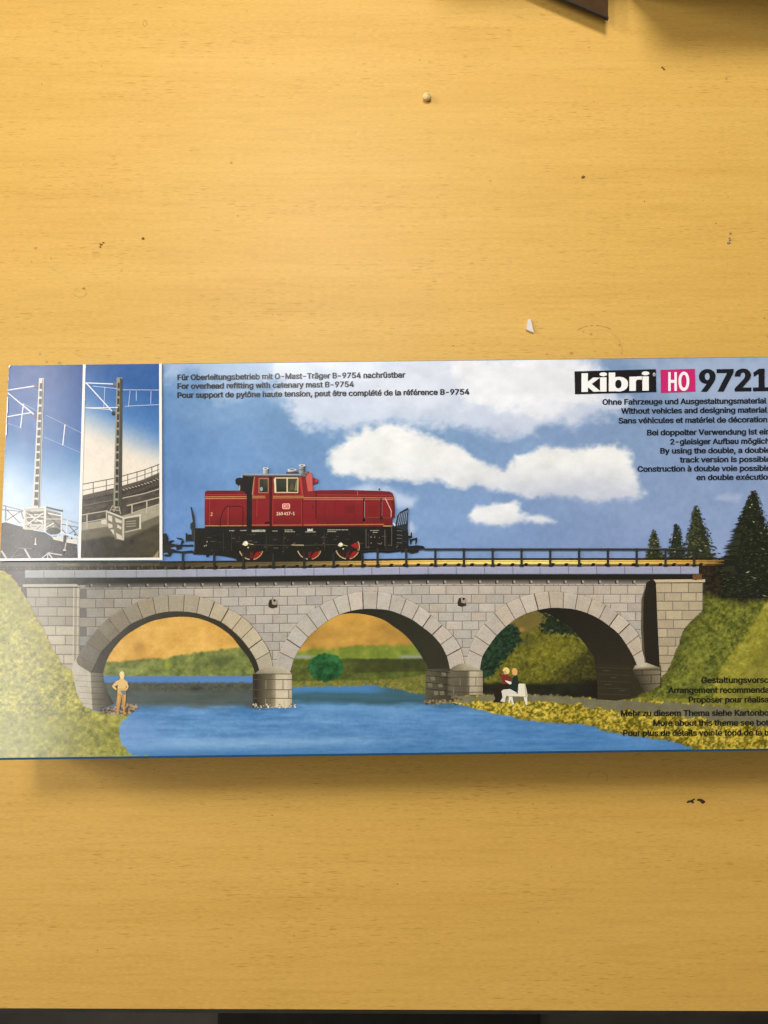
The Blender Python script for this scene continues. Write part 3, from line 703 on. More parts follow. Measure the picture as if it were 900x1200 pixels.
# pier between the second and third arch
pi_.poly([(499.3, 784.5), (526.9, 783), (528, 790), (530, 814.8), (526, 819), (498, 820), (498.6, 800)], (86, 82, 64), cols=[(92, 88, 70), (60, 56, 42), (56, 52, 38), (52, 48, 36), (70, 66, 50), (84, 80, 60), (96, 92, 72)])
for v in (786, 792, 800, 807.5):
    pi_.line([(499, v - .5), (528, v + 2.5)], .7, (44, 40, 30), dz=.4)
for (u, v) in ((507, 795), (516, 803), (511, 812), (520, 790), (504, 803), (518, 812)):
    pi_.poly([(u - 3, v - 2), (u + 2, v - 2.5), (u + 3, v + 2), (u - 2, v + 2.5)], (118, 114, 92), dz=.3, grain=.6)
pi_.poly([(526.5, 786), (530.5, 781.5), (537, 778.4), (545, 777.2), (551, 778.5), (556, 782), (565.4, 786)], (150, 140, 116), cols=[(110, 102, 82), (120, 112, 90), (136, 128, 104), (178, 166, 140), (196, 184, 156), (190, 178, 150), (178, 166, 140)])
C1 = [(524.3, (86, 80, 62)), (527.5, (110, 102, 82)), (535, (104, 96, 76)), (546, (96, 88, 70)), (548.8, (120, 112, 88)), (551, (190, 178, 150)), (558, (196, 182, 152)), (565.6, (158, 146, 120))]
for i in range(len(C1) - 1):
    (a, ca), (b, cb) = C1[i], C1[i + 1]
    v1a = 816 if a < 540 else 814
    pi_.poly([(a, 786), (b, 786), (b, 814), (a, v1a)], ca, cols=[ca, cb, tint(cb, .92), tint(ca, .9)])
for v in (786.2, 793.4, 803.8, 811):
    pi_.line([(526, v), (565.4, v)], .8, (70, 62, 48), dz=.5)
for u, a, b in ((539.1, 794, 803.4), (540.2, 794, 803.4), (531.2, 804.3, 813), (549.2, 804.3, 813), (557.5, 794, 803.4)):
    pi_.line([(u, a), (u, b)], .7, (140, 130, 106) if u in (539.1, 531.2) else (84, 76, 58), dz=.6)
pi_.build('bridge_pier', bridge); pi_ = Ink(11, 0.40)
# right abutment foot
pi_.poly([(744, 779.2), (749, 780.3), (752, 777.5), (757, 776.5), (773, 782.3), (773, 785), (741, 784.8)], (150, 138, 112), cols=[(160, 148, 120), (214, 202, 170), (206, 194, 164), (190, 176, 146), (120, 108, 84), (110, 98, 76), (96, 86, 66)])
pi_.poly([(740, 784.6), (774.3, 784.6), (773, 803), (763, 809), (753, 812), (747, 797)], (92, 82, 62), cols=[(66, 58, 42), (140, 128, 102), (128, 116, 90), (84, 74, 54), (54, 47, 34), (56, 49, 36)])
for pts in ([(741, 785.2), (774, 785)], [(745, 791.3), (774, 790.4)], [(751, 801.6), (773, 801)]): pi_.line(pts, .8, (44, 36, 26), dz=.5)
for u, a, b in ((752, 785.5, 791), (762.5, 791.5, 801), (752.3, 802, 810), (773.6, 779, 806)): pi_.line([(u, a), (u, b)], .8, (54, 46, 33), dz=.5)
pi_.build('bridge_abutment', bridge); pi_ = Ink(11, 0.40)
# weep stones
for (u, v) in ((319.6, 706.5), (541, 704.6)):
    pi_ = Ink(11, 0.40)
    pi_.poly([(u - 5, v + 1), (u - 3.5, v - 3.5), (u, v - 4.6), (u + 3, v - 2), (u + 5, v + 2), (u + 5, v + 5), (u - 1, v + 6.3), (u - 4.6, v + 5)], (52, 44, 34), dz=.5)
    pi_.poly([(u - 1, v - 4), (u + 4.6, v - 4), (u + 5, v + 1.5), (u + 3, v + 2.6), (u - .5, v + 1.6)], (166, 156, 138), dz=.8)
    pi_.disc(u + 2.2, v - 2.8, 1.5, 1.4, (40, 34, 28), dz=1)
    pi_.build('weep_stone', bridge)

# deck slab, ballast, rails and railing
dk_ = Ink(13, 0.16)
for i in range(len(U_) - 1):
    a, b = U_[i], (U_[i + 1] if i < len(U_) - 2 else 818.3)
    w = min(1, max(0, (a - 60) / 240))
    c = tuple((150, 152, 152)[k] * (1 - w) + (160, 164, 186)[k] * w for k in range(3))
    dk_.poly([(a, T(a) + .3), (b, T(b) + .3), (b, T(b) + 9.3), (a, T(a) + 9.3)], c, grain=.3)
    dk_.line([(a, T(a) + .8), (b, T(b) + .8)], .9, tint(c, 1.12), dz=.3)
    dk_.line([(a, T(a) + 8.9), (b, T(b) + 8.9)], .7, tint(c, .72), dz=.3)
for u in (52, 88, 124.7, 160, 196, 231, 265, 300, 334, 368, 402.6, 435.6, 468, 501.5, 534.5, 567.6, 600.7, 632.5, 665.7, 698.7, 731.5, 764, 797):
    dk_.line([(u, T(u) + .6), (u + .2, T(u) + 9.2)], .8, (112, 112, 118), dz=.5)
dk_.build('deck_slab', bridge)
tr = Ink(13, 0.30)
UT = [-20, 20, 60, 100, 150, 188] + list(range(198, 850, 10))
for i in range(len(UT) - 1):
    a, b = UT[i], UT[i + 1]
    cst = [(-20, (66, 60, 46)), (188, (58, 52, 34)), (250, (98, 84, 50)), (330, (104, 90, 54)), (380, (150, 126, 66)), (420, (206, 164, 82)), (470, (238, 196, 104)), (560, (250, 226, 128)), (640, (250, 228, 134)), (740, (238, 196, 104)), (800, (214, 166, 74)), (850, (120, 90, 44))]
    c = tuple(float(np.interp(a, [q[0] for q in cst], [q[1][k] for q in cst])) for k in range(3))
    ty = 9.5
    if a > 825: ty = 7.5
    tr.poly([(a, T(a) - ty), (b, T(b) - ty), (b, T(b) + .4), (a, T(a) + .4)], (40, 36, 26), grain=.2)
    if a >= 188:
        tr.poly([(a, T(a) - 7.2), (b, T(b) - 7.2), (b, T(b) - 2.6), (a, T(a) - 2.6)], c, dz=.3)
        tr.line([(a, T(a) - 5.6), (b, T(b) - 5.6)], .7, tint(c, .72), dz=.5)
        tr.line([(a, T(a) - 8.9), (b, T(b) - 8.9)], 1.3, (36, 32, 24), dz=.5)
        tr.line([(a, T(a) - 1.6), (b, T(b) - 1.6)], 1.8, tint(c, .50), dz=.5)
    else:
        tr.poly([(a, T(a) - 8), (b, T(b) - 8), (b, T(b) - 4), (a, T(a) - 4)], (74, 68, 50), dz=.3, grain=.7)
u = -14.0
while u < 826:
    v = T(u) - 2.4
    c = (30, 24, 16) if u > 190 else (44, 40, 30)
    tr.poly([(u - 3, v + 1.9), (u - 1.8, v - .6), (u - .6, v - 1.4), (u + 2.4, v - 1.1), (u + 2.2, v + .4), (u + 1, v + 2.1)], c, dz=.8)
    tr.poly([(u + 2.6, v - .6), (u + 5, v - .1), (u + 5, v + 1.6), (u + 1.4, v + 1.9)], (120, 106, 72) if u > 400 else (86, 76, 52), dz=.7)
    if u < 190: tr.line([(u + 8, v - 3), (u + 8, v + 2)], .5, (110, 100, 76), dz=.8)
    u += 15.75
tr.line([(68, 661.4), (92, 661.2)], 1.0, (128, 118, 84), dz=.9); tr.line([(74, 663.2), (94, 663)], .8, (118, 108, 78), dz=.9)
tr.poly([(811, 673.4), (822, 673), (822, 679), (811, 679.4)], (112, 78, 42), grain=.9, dz=.6)
tr.build('railway_track', bridge)
ra = Ink(24, 0.10)
RC = (46, 48, 46)
ra.line([(418, 646.2), (500, 643.6)], 1.4, (38, 38, 36))
for a, b in ((497, 560), (560, 640), (640, 720), (720, 790)):
    ra.line([(a, 643.8), (b, 643.8)], 2.5, RC); ra.line([(a, 643.0), (b, 643.0)], .6, (92, 96, 98), dz=.3)
ra.line([(790, 643.8), (814, 643.8)], 2.2, (50, 52, 40))
for u in (215, 251.5, 285.6, 320.6, 356.7, 391, 424.7, 442.5, 476, 510, 543.3, 577, 610.7, 644.3, 678, 711.7, 745.3, 779, 812.5):
    ra.poly([(u - 1.35, 642.6 if u > 430 else 648), (u + 1.35, 642.6 if u > 430 else 648), (u + 1.4, T(u) + .6), (u - 1.4, T(u) + .6)], (40, 40, 36) if u < 440 else RC, dz=.4)
    ra.poly([(u - 2.2, T(u) - 1.6), (u + 2.2, T(u) - 1.6), (u + 2.4, T(u) + .5), (u - 2.4, T(u) + .5)], (34, 32, 26), dz=.5)
ra.build('bridge_railing', bridge)

GLYPHS = """ |188|
,|188|38,-119 68,71 137,71 84,-119
-|453|337,244 337,188 114,188 114,244
0|453|227,-7 191,-3 158,7 130,24 105,48 85,77 69,113 57,155 50,202 48,254 50,306 57,353 69,395 85,431 106,461 130,484 159,502 191,512 227,516 262,512 295,502 323,484 348,461 368,431 384,395 396,353 403,306 405,254 403,202 396,155 384,113 368,77 348,48 323,24 295,7 263,-3/227,50 250,52 271,60 290,74 306,92 320,116 330,144 338,176 342,213 344,254 342,295 338,332 330,365 320,393 306,416 290,435 271,449 250,457 227,460 203,457 182,449 163,435 147,416 134,393 123,365 115,332 111,295 109,254 111,213 115,176 123,144 134,116 147,92 163,74 182,60 203,52
1|453|76,0 76,55 391,55 391,0/276,509 276,0 212,0 212,448 209,448 86,358 86,427 198,509
2|453|64,0 64,47 234,229 252,248 268,266 282,282 299,305 311,327 318,348 320,371 317,397 308,419 293,436 273,449 250,457 224,460 196,457 172,447 153,433 139,413 130,390 127,362 66,362 68,391 75,418 86,442 102,464 121,482 143,496 168,507 196,513 225,516 254,513 281,507 306,497 328,482 346,465 361,445 372,423 379,398 381,372 378,345 371,318 363,299 351,280 336,259 317,235 294,209 267,180 153,60 153,57 389,57 389,0
4|453|40,105 40,158 247,509 311,509 109,166 109,163 413,163 413,105/282,0 282,121 282,146 282,318 343,318 343,0
5|453|221,-7 192,-5 165,1 140,11 118,25 99,41 83,60 71,82 63,105 60,130 122,130 127,108 138,89 154,73 173,60 196,52 221,50 250,53 276,64 298,82 314,104 324,131 328,162 326,183 321,203 314,221 297,244 275,262 248,273 218,277 192,275 167,268 145,258 128,246 67,253 96,509 366,509 366,452 151,452 134,301 136,301 155,315 178,325 203,331 229,334 252,332 274,328 294,321 313,311 330,299 345,285 358,269 370,251 379,231 386,210 390,187 391,163 388,132 381,102 369,76 352,52 332,32 309,15 282,3 253,-4
6|453|226,-7 196,-4 168,3 142,15 119,31 100,51 84,74 73,101 66,130 64,162 65,187 71,212 80,239 93,268 112,302 137,340 252,509 322,509 151,261 145,261 154,275 165,288 179,299 196,307 214,312 235,314 265,312 291,305 316,295 337,280 355,262 370,240 380,215 387,187 389,157 387,127 379,98 368,73 352,50 333,30 310,14 284,3 257,-4/226,48 254,52 279,63 299,79 314,101 324,128 327,157 324,187 314,213 299,235 279,251 254,262 226,265 198,262 174,252 153,235 138,214 128,188 125,158 128,128 138,102 153,79 174,63 198,52
7|453|97,0 323,448 323,452 62,452 62,509 391,509 391,449 165,0
9|453|226,516 256,513 285,506 310,494 333,478 352,458 368,434 380,408 387,378 389,347 387,322 382,296 373,270 359,240 340,207 315,168 200,0 130,0 301,248 307,248 299,234 287,221 273,210 257,202 238,196 218,195 188,197 161,203 137,214 116,229 98,247 83,269 72,294 66,321 64,352 66,382 73,411 85,436 101,459 120,479 143,494 168,506 196,513/226,460 199,457 174,446 154,429 138,407 129,381 125,352 129,322 138,295 154,274 174,257 199,247 226,243 254,247 279,257 299,273 314,295 324,321 327,350 324,381 314,407 299,429 279,446 254,457
A|480|16,0 201,509 276,509 463,0 395,0 287,302 280,323 272,346 264,372 255,402 244,438 232,478 245,478 233,437 222,402 213,371 204,345 197,322 191,302 85,0/110,142 110,199 370,199 370,142
B|456|60,0 60,509 241,509 274,507 304,501 329,491 350,477 367,461 381,442 390,421 396,398 398,374 395,344 387,320 373,301 356,286 336,275 315,267 315,262 339,257 363,245 385,227 402,203 411,184 416,161 418,136 416,111 410,88 400,67 386,48 368,31 344,18 317,8 284,2 247,0/125,57 245,57 281,60 309,67 330,80 344,96 353,115 355,137 352,161 342,184 327,203 306,218 279,228 248,231 125,231/125,285 238,285 265,288 288,296 308,309 323,326 333,348 336,372 333,393 326,412 313,429 294,442 270,449 240,452 125,452
C|510|267,-7 225,-3 186,7 150,25 119,49 92,79 70,115 53,157 44,203 40,254 44,305 53,352 70,393 92,429 119,459 150,484 186,501 225,512 267,516 293,514 317,511 340,504 362,496 383,485 402,471 419,456 435,438 448,418 459,397 467,373 473,348 408,348 401,373 389,395 375,413 357,428 337,440 315,449 292,454 267,456 237,453 209,445 184,432 161,414 141,391 125,364 113,332 106,295 103,254 106,213 113,177 125,145 141,117 161,94 184,76 210,63 237,56 267,53 292,55 315,60 337,69 357,81 375,96 389,114 401,136 408,160 473,160 467,135 459,112 448,91 435,71 420,53 402,38 383,24 363,13 341,5 317,-2 293,-6
D|502|219,0 96,0 96,57 215,57 254,60 288,68 318,81 343,99 363,122 379,149 390,181 397,216 399,255 397,294 390,329 379,361 364,388 344,410 320,428 291,441 258,449 221,452 93,452 93,509 225,509 273,505 315,495 353,478 385,455 412,426 433,391 449,351 458,306 462,255 458,205 449,159 433,119 411,83 384,54 351,31 312,14 268,3/125,509 125,0 60,0 60,509
F|410|60,0 60,509 369,509 369,452 125,452 125,278 346,278 346,221 125,221 125,0
G|520|269,-7 225,-3 185,7 149,25 118,49 91,79 69,116 53,157 43,203 40,254 43,305 53,352 69,393 91,429 117,459 149,484 184,501 223,512 265,516 291,514 316,510 340,504 363,494 384,483 403,469 421,453 436,436 449,416 460,395 468,373 474,349 408,349 399,372 387,393 373,411 356,427 337,439 315,448 291,454 265,456 236,453 209,445 183,432 160,414 141,392 125,364 113,332 106,295 103,254 106,213 113,177 125,145 141,117 161,95 184,76 210,63 238,56 269,53 296,55 322,61 345,71 365,85 382,102 396,123 407,147 413,173 415,202 434,199 283,199 283,256 478,256 478,200 475,160 466,124 451,91 431,62 406,38 377,19 344,5 308,-4
H|517|60,0 60,509 125,509 125,289 392,289 392,509 457,509 457,0 392,0 392,232 125,232 125,0
K|467|104,145 104,216 122,239 139,261 157,282 174,303 193,324 212,344 364,509 448,509 231,276 228,276/60,0 60,509 125,509 125,334 124,225 125,193 125,0/372,0 188,259 228,309 449,0
M|628|60,0 60,509 152,509 277,187 287,159 299,123 311,84 322,49 307,49 318,83 330,121 342,158 352,187 476,509 568,509 568,0 504,0 504,291 504,327 505,369 506,413 507,457 513,457 505,433 498,409 482,363 467,322 456,291 342,0 286,0 170,291 159,321 145,361 129,408 112,457 119,457 120,416 121,372 122,328 122,291 122,0
O|533|267,-7 225,-3 186,7 150,25 119,49 92,79 70,115 53,157 44,203 40,254 44,305 53,352 70,393 92,429 119,459 150,484 186,501 225,512 267,516 309,512 348,501 384,484 415,459 442,429 464,393 480,352 490,305 493,254 490,203 480,157 464,115 442,79 415,49 384,25 348,7 309,-3/267,53 296,55 324,63 349,76 372,94 392,116 408,144 420,176 428,213 430,254 428,295 420,332 408,365 392,392 372,415 349,433 324,446 296,453 267,456 237,453 210,445 184,433 161,415 142,392 125,364 113,332 106,295 103,254 106,213 113,176 125,144 142,117 161,94 184,76 210,63 237,55
P|445|60,0 60,509 235,509 272,506 305,499 332,487 356,471 375,452 390,430 400,404 407,377 409,348 407,318 400,291 390,265 375,243 356,223 332,207 305,195 272,188 235,186 109,186 109,242 233,242 257,244 279,248 297,256 318,272 333,294 342,319 344,348 342,376 333,402 318,423 297,439 279,446 257,451 232,452 125,452 125,0
S|447|224,-9 188,-7 156,-1 128,9 102,23 81,40 64,60 51,83 42,109 38,137 104,137 110,110 123,88 142,71 166,59 194,52 224,49 246,50 267,54 286,60 311,74 329,92 341,114 346,139 342,161 332,179 316,193 296,205 272,214 245,222 184,239 145,253 112,269 86,289 67,313 56,341 52,372 54,400 62,425 75,448 92,468 113,484 138,498 165,508 195,514 227,516 259,514 289,508 316,498 340,484 360,468 377,449 390,427 398,403 401,378 337,378 332,402 320,421 302,437 280,449 254,456 225,459 194,456 167,448 145,435 129,418 118,398 115,376 119,352 131,334 148,319 169,308 191,300 212,293 264,279 287,272 312,264 336,252 359,238 379,220 395,198 402,180 407,161 408,139 406,112 399,87 386,64 370,43 349,25 323,11 294,0 261,-7
T|449|32,452 32,509 417,509 417,452 257,452 257,0 193,0 193,452
V|480|204,0 16,509 84,509 192,206 199,187 207,164 215,137 225,106 236,71 248,31 235,31 247,71 257,107 267,138 276,165 283,187 290,206 395,509 463,509 278,0
W|686|155,0 16,509 82,509 163,196 170,171 175,145 187,94 192,67 197,40 189,40 194,67 200,94 205,120 211,145 224,196 306,509 380,509 462,196 468,171 474,145 486,94 492,67 497,40 488,40 493,67 499,94 504,120 510,145 523,196 603,509 670,509 530,0 455,0 368,323 362,345 357,368 351,391 346,417 341,445 336,475 350,475 345,446 340,420 335,395 330,371 324,347 318,323 230,0
a|389|160,-9 137,-7 115,-3 94,5 76,15 60,29 48,45 38,63 32,84 30,108 34,138 43,161 58,179 78,193 100,203 125,211 152,216 178,220 234,227 252,230 265,235 273,243 276,255 276,257 273,279 267,297 256,311 240,322 220,329 196,331 171,329 149,322 132,313 118,301 107,288 100,274 41,291 51,313 64,331 79,346 95,358 114,368 133,375 153,380 173,383 194,384 215,383 239,379 263,372 286,360 306,343 322,320 330,301 335,278 337,251 337,0 277,0 277,52 272,52 264,38 252,25 236,12 215,1 190,-6/170,45 202,49 228,59 248,74 263,93 272,115 276,138 276,190 270,186 259,182 246,179 231,176 200,171 175,168 154,164 134,159 117,150 103,139 95,124 92,105 94,87 102,72 114,61 130,52 149,47
b|424|229,-8 198,-5 172,4 153,17 138,31 127,46 118,59 112,59 112,0 53,0 53,509 114,509 114,319 118,319 127,331 137,346 152,360 171,373 197,381 229,384 259,382 287,374 313,361 335,342 354,320 370,293 381,261 388,227 390,189 388,151 381,116 370,84 355,57 336,34 313,16 288,3 260,-6/220,47 242,49 262,55 279,66 294,80 306,97 316,117 323,139 327,163 328,189 327,215 323,239 316,261 307,281 295,298 280,311 262,322 243,328 220,330 198,328 178,322 161,312 147,299 134,282 125,263 118,241 114,216 113,189 114,162 118,138 125,115 135,95 147,78 162,65 179,55 198,49
c|396|207,-8 174,-5 144,3 117,16 93,35 72,58 56,85 44,116 37,150 34,187 37,225 44,260 56,291 72,318 93,341 117,360 144,374 174,382 207,384 234,383 260,377 284,368 305,356 324,341 340,322 353,301 362,277 303,262 298,276 290,289 281,301 270,311 257,319 242,325 226,329 207,330 184,328 163,321 145,310 130,296 118,278 108,258 102,236 98,212 96,187 98,163 102,139 108,117 118,97 130,80 145,66 163,55 184,49 207,46 226,48 243,52 258,58 271,66 282,76 292,89 299,102 304,117 363,102 354,78 341,56 325,37 306,21 285,9 261,-1 235,-6
d|424|195,-8 165,-6 137,3 111,16 89,34 70,57 55,84 43,116 36,151 34,189 36,227 43,261 55,293 70,320 89,342 112,361 137,374 165,382 196,384 228,381 253,373 272,360 287,346 298,331 306,319 311,319 311,509 372,509 372,0 313,0 313,59 307,59 298,46 287,31 272,17 252,4 227,-5/205,47 226,49 246,55 263,65 278,78 290,95 299,115 306,138 310,162 312,189 310,216 306,241 300,263 290,282 278,299 263,312 246,322 227,328 205,330 182,328 162,322 145,311 130,298 118,281 108,261 102,239 98,215 96,189 98,163 102,139 109,117 118,97 130,80 145,66 162,55 182,49
e|404|212,-8 177,-5 145,3 117,16 92,35 72,58 56,85 44,116 37,150 34,187 36,224 44,258 55,290 71,317 91,340 115,359 142,373 172,382 205,384 226,383 246,380 266,374 285,366 303,355 319,341 334,324 347,305 357,282 365,256 370,227 371,194 371,169 75,169 75,221 338,221 310,202 308,226 304,248 298,269 283,294 263,314 237,326 205,330 183,328 164,323 146,313 125,294 109,270 99,241 96,211 96,178 98,151 102,127 110,106 121,88 135,73 151,61 169,53 190,48 212,46 234,48 254,53 271,61 285,73 297,88 306,105 365,91 353,63 335,39 320,26 302,14 283,4 261,-3 237,-7
f|254|228,379 228,327 6,327 6,379/81,0 81,432 84,461 96,486 113,505 135,519 161,527 187,530 207,529 222,527 234,524 243,521 227,468 215,472 206,473 195,474 171,470 154,460 145,443 142,419 142,0
g|425|207,-151 180,-149 156,-146 134,-140 105,-127 82,-110 64,-91 51,-69 101,-41 110,-53 122,-66 136,-78 154,-88 178,-95 207,-97 236,-95 261,-87 282,-75 298,-58 308,-34 311,-6 311,68 306,68 298,56 287,41 272,28 252,16 227,8 195,5 165,7 138,14 113,27 90,43 71,65 55,90 43,120 36,154 34,191 36,229 43,263 55,293 71,320 90,342 112,361 138,374 166,382 196,384 228,382 253,373 273,360 288,346 299,331 308,319 313,319 313,379 372,379 372,-9 370,-40 363,-67 350,-90 334,-109 314,-124 291,-136 265,-144 237,-149/205,59 227,61 246,66 264,75 285,95 300,121 307,142 311,166 312,193 311,219 307,242 300,264 291,283 279,299 264,312 247,322 227,328 205,330 182,328 163,322 145,312 130,298 118,282 109,262 102,241 98,218 96,193 98,167 102,144 109,123 124,96 145,76 163,66 183,61
h|410|114,227 114,0 53,0 53,509 114,509 114,287 102,287 116,319 132,344 152,362 175,374 200,382 227,384 252,383 275,377 295,369 313,356 328,340 341,321 350,298 355,271 357,240 357,0 296,0 296,235 293,263 286,286 273,304 256,318 235,326 210,329 184,326 161,317 141,303 126,283 117,257
i|167|53,0 53,379 114,379 114,0/84,443 67,446 54,455 44,468 41,483 44,499 54,512 67,521 84,524 100,521 114,512 123,499 126,483 123,468 114,455 100,446
k|381|110,137 110,212 121,212 284,379 360,379 184,199 177,199/53,0 53,509 114,509 114,0/294,0 148,186 191,229 372,0
l|189|139,-2 112,0 91,8 74,20 62,37 55,59 53,84 53,509 114,509 114,99 115,77 120,62 130,54 146,52 160,53 170,54 181,3 162,-1 151,-2
m|610|53,0 53,379 112,379 112,295 108,295 118,323 132,346 151,363 172,376 195,384 219,386 245,383 268,375 287,361 303,342 314,320 321,295 312,295 322,321 337,343 357,361 381,375 407,383 437,386 458,385 478,380 497,372 514,361 529,346 541,328 550,307 555,283 557,255 557,0 496,0 496,254 493,279 485,298 473,313 447,326 419,330 395,328 374,320 358,307 345,290 338,270 335,247 335,0 274,0 274,260 269,288 253,311 229,326 199,330 178,328 158,320 140,307 126,289 117,266 114,238 114,0
n|410|114,227 114,0 53,0 53,379 112,379 112,287 102,287 116,319 132,344 152,362 175,374 200,382 227,384 252,383 275,377 295,369 313,356 328,340 341,321 350,298 355,271 357,240 357,0 296,0 296,235 293,263 286,286 273,304 256,318 235,326 210,329 184,326 161,317 141,303 126,283 117,257
o|415|207,-8 174,-5 144,3 117,16 93,35 72,58 56,85 44,116 37,150 34,187 37,225 44,260 56,291 72,318 93,341 117,360 144,374 174,382 207,384 241,382 271,374 299,360 323,341 343,318 359,291 371,260 379,225 381,187 379,150 371,116 359,85 343,58 323,35 299,16 271,3 241,-5/207,46 231,49 252,55 270,66 285,80 298,97 307,117 314,139 318,163 319,187 318,212 314,236 307,258 298,278 285,296 270,310 252,321 231,328 207,330 184,328 163,321 145,310 130,296 118,278 108,258 102,236 98,212 96,187 98,163 102,139 108,117 118,97 130,80 145,66 163,55 184,49
p|424|53,-143 53,379 112,379 112,319 118,319 126,331 137,346 152,360 171,373 197,381 229,384 259,382 287,374 313,361 335,342 354,320 370,293 381,261 388,227 390,189 388,151 381,116 370,84 355,57 336,34 313,16 288,3 260,-6 229,-8 198,-5 173,4 153,17 138,31 127,46 118,59 114,59 114,-143/220,47 242,49 262,55 279,66 294,80 306,97 316,117 323,139 327,163 328,189 327,215 323,239 316,261 307,281 295,298 280,311 262,322 243,328 220,330 198,328 178,322 161,312 147,299 134,282 125,263 118,241 114,216 113,189 114,162 118,138 125,115 135,95 147,78 162,65 179,55 198,49
r|259|53,0 53,379 112,379 112,321 115,321 130,347 152,367 171,377 191,383 213,385 229,384 243,384 243,322 230,324 219,325 207,326 182,323 159,315 140,301 126,284 117,262 114,237 114,0
s|365|182,-8 157,-7 133,-3 112,3 93,12 76,24 62,38 50,54 41,73 36,94 94,107 105,79 124,60 150,49 181,45 206,47 227,53 244,62 262,81 268,103 265,121 254,136 237,147 212,155 149,170 118,180 92,192 72,208 58,227 50,249 47,274 49,295 55,314 65,332 79,347 95,360 115,370 137,378 161,383 187,384 212,383 234,379 254,372 279,358 299,339 314,316 324,290 268,277 258,298 243,316 219,328 187,333 156,329 131,317 114,299 109,277 112,258 124,243 144,232 172,223 229,209 261,200 287,187 306,171 320,153 328,131 331,107 329,85 323,65 312,47 298,31 281,18 260,6 236,-2 210,-7
t|227|204,379 204,327 6,327 6,379/65,471 126,471 126,98 128,76 136,61 150,53 170,50 185,51 202,54 213,2 203,-1 192,-3 180,-4 168,-4 138,-1 113,7 92,21 77,41 68,64 65,93
u|410|182,-5 158,-3 135,2 115,11 97,23 82,39 69,59 60,82 54,109 53,139 53,379 114,379 114,144 116,117 124,94 137,75 154,61 175,53 200,50 226,53 249,62 268,77 283,97 293,122 296,153 296,379 357,379 357,0 298,0 298,92 307,92 294,60 277,35 257,17 234,5 209,-3
v|389|163,0 17,379 84,379 165,155 173,132 180,110 187,87 193,64 199,42 206,21 184,21 191,42 197,64 203,87 209,110 216,132 224,155 305,379 371,379 226,0
w|567|138,0 23,379 87,379 133,214 140,190 147,164 154,137 161,107 168,75 175,41 165,41 172,74 179,105 186,135 192,163 199,189 206,214 252,379 316,379 362,214 368,189 375,163 382,136 388,106 395,75 402,41 391,41 399,75 406,106 413,135 420,163 427,189 434,214 480,379 545,379 429,0 368,0 319,172 305,225 297,252 291,280 277,338 291,338 277,280 263,225 255,198 248,172 199,0
x|379|21,0 171,218 171,171 29,379 100,379 147,306 159,287 170,270 179,253 193,229 207,206 175,206 190,229 202,253 211,270 222,287 233,306 282,379 352,379 209,169 209,214 358,0 287,0 231,85 214,112 200,136 187,159 173,182 205,182 191,159 178,136 165,112 148,85 91,0
y|389|47,-139 61,-86 71,-87 88,-90 104,-89 118,-84 130,-74 141,-58 151,-36 163,-1 17,379 84,379 165,155 173,132 180,109 187,87 193,64 199,42 206,21 184,21 190,42 196,64 202,87 209,110 216,132 224,155 305,379 371,379 204,-58 191,-85 177,-107 159,-124 139,-136 117,-143 91,-145 77,-145 65,-143 54,-141
z|380|42,0 42,46 254,320 254,323 48,323 48,379 333,379 333,331 126,60 126,56 339,56 339,0
®|463|231,118 205,120 179,125 154,134 131,145 110,160 91,177 74,196 60,217 48,240 40,264 35,290 33,317 35,344 40,369 48,394 60,417 74,438 91,457 110,474 131,488 154,500 179,509 205,514 231,516 258,514 284,509 309,500 332,488 353,474 372,457 389,438 403,417 415,394 423,369 428,344 430,317 428,290 423,264 415,240 403,217 389,196 372,177 353,160 332,145 309,134 284,125 258,120/231,166 258,169 284,175 307,187 328,202 347,220 362,241 373,265 380,290 382,317 380,344 373,369 362,393 347,414 328,432 307,447 284,458 258,465 231,467 205,465 180,458 156,447 135,432 116,414 101,393 90,369 83,344 81,317 83,290 90,265 101,241 116,220 135,202 156,187 180,175 205,169/273,226 228,312 273,312 319,226/161,226 161,409 253,409 266,407 279,402 292,394 302,383 309,368 311,350 309,332 302,316 291,304 278,295 264,289 250,287 185,287 185,319 239,319 248,321 257,327 264,337 267,350 264,364 257,372 248,376 239,378 203,378 203,226
à|389|160,-9 137,-7 115,-3 94,5 76,15 60,29 48,45 38,63 32,84 30,108 34,138 43,161 58,179 78,193 100,203 125,211 152,216 178,220 234,227 252,230 265,235 273,243 276,255 276,257 273,279 267,297 256,311 240,322 220,329 196,331 171,329 149,322 132,313 118,301 107,288 100,274 41,291 51,313 64,331 79,346 95,358 114,368 133,375 153,380 173,383 194,384 215,383 239,379 263,372 286,360 306,343 322,320 330,301 335,278 337,251 337,0 277,0 277,52 272,52 264,38 252,25 236,12 215,1 190,-6/170,45 202,49 228,59 248,74 263,93 272,115 276,138 276,190 270,186 259,182 246,179 231,176 200,171 175,168 154,164 134,159 117,150 103,139 95,124 92,105 94,87 102,72 114,61 130,52 149,47/165,429 99,529 168,529 215,429
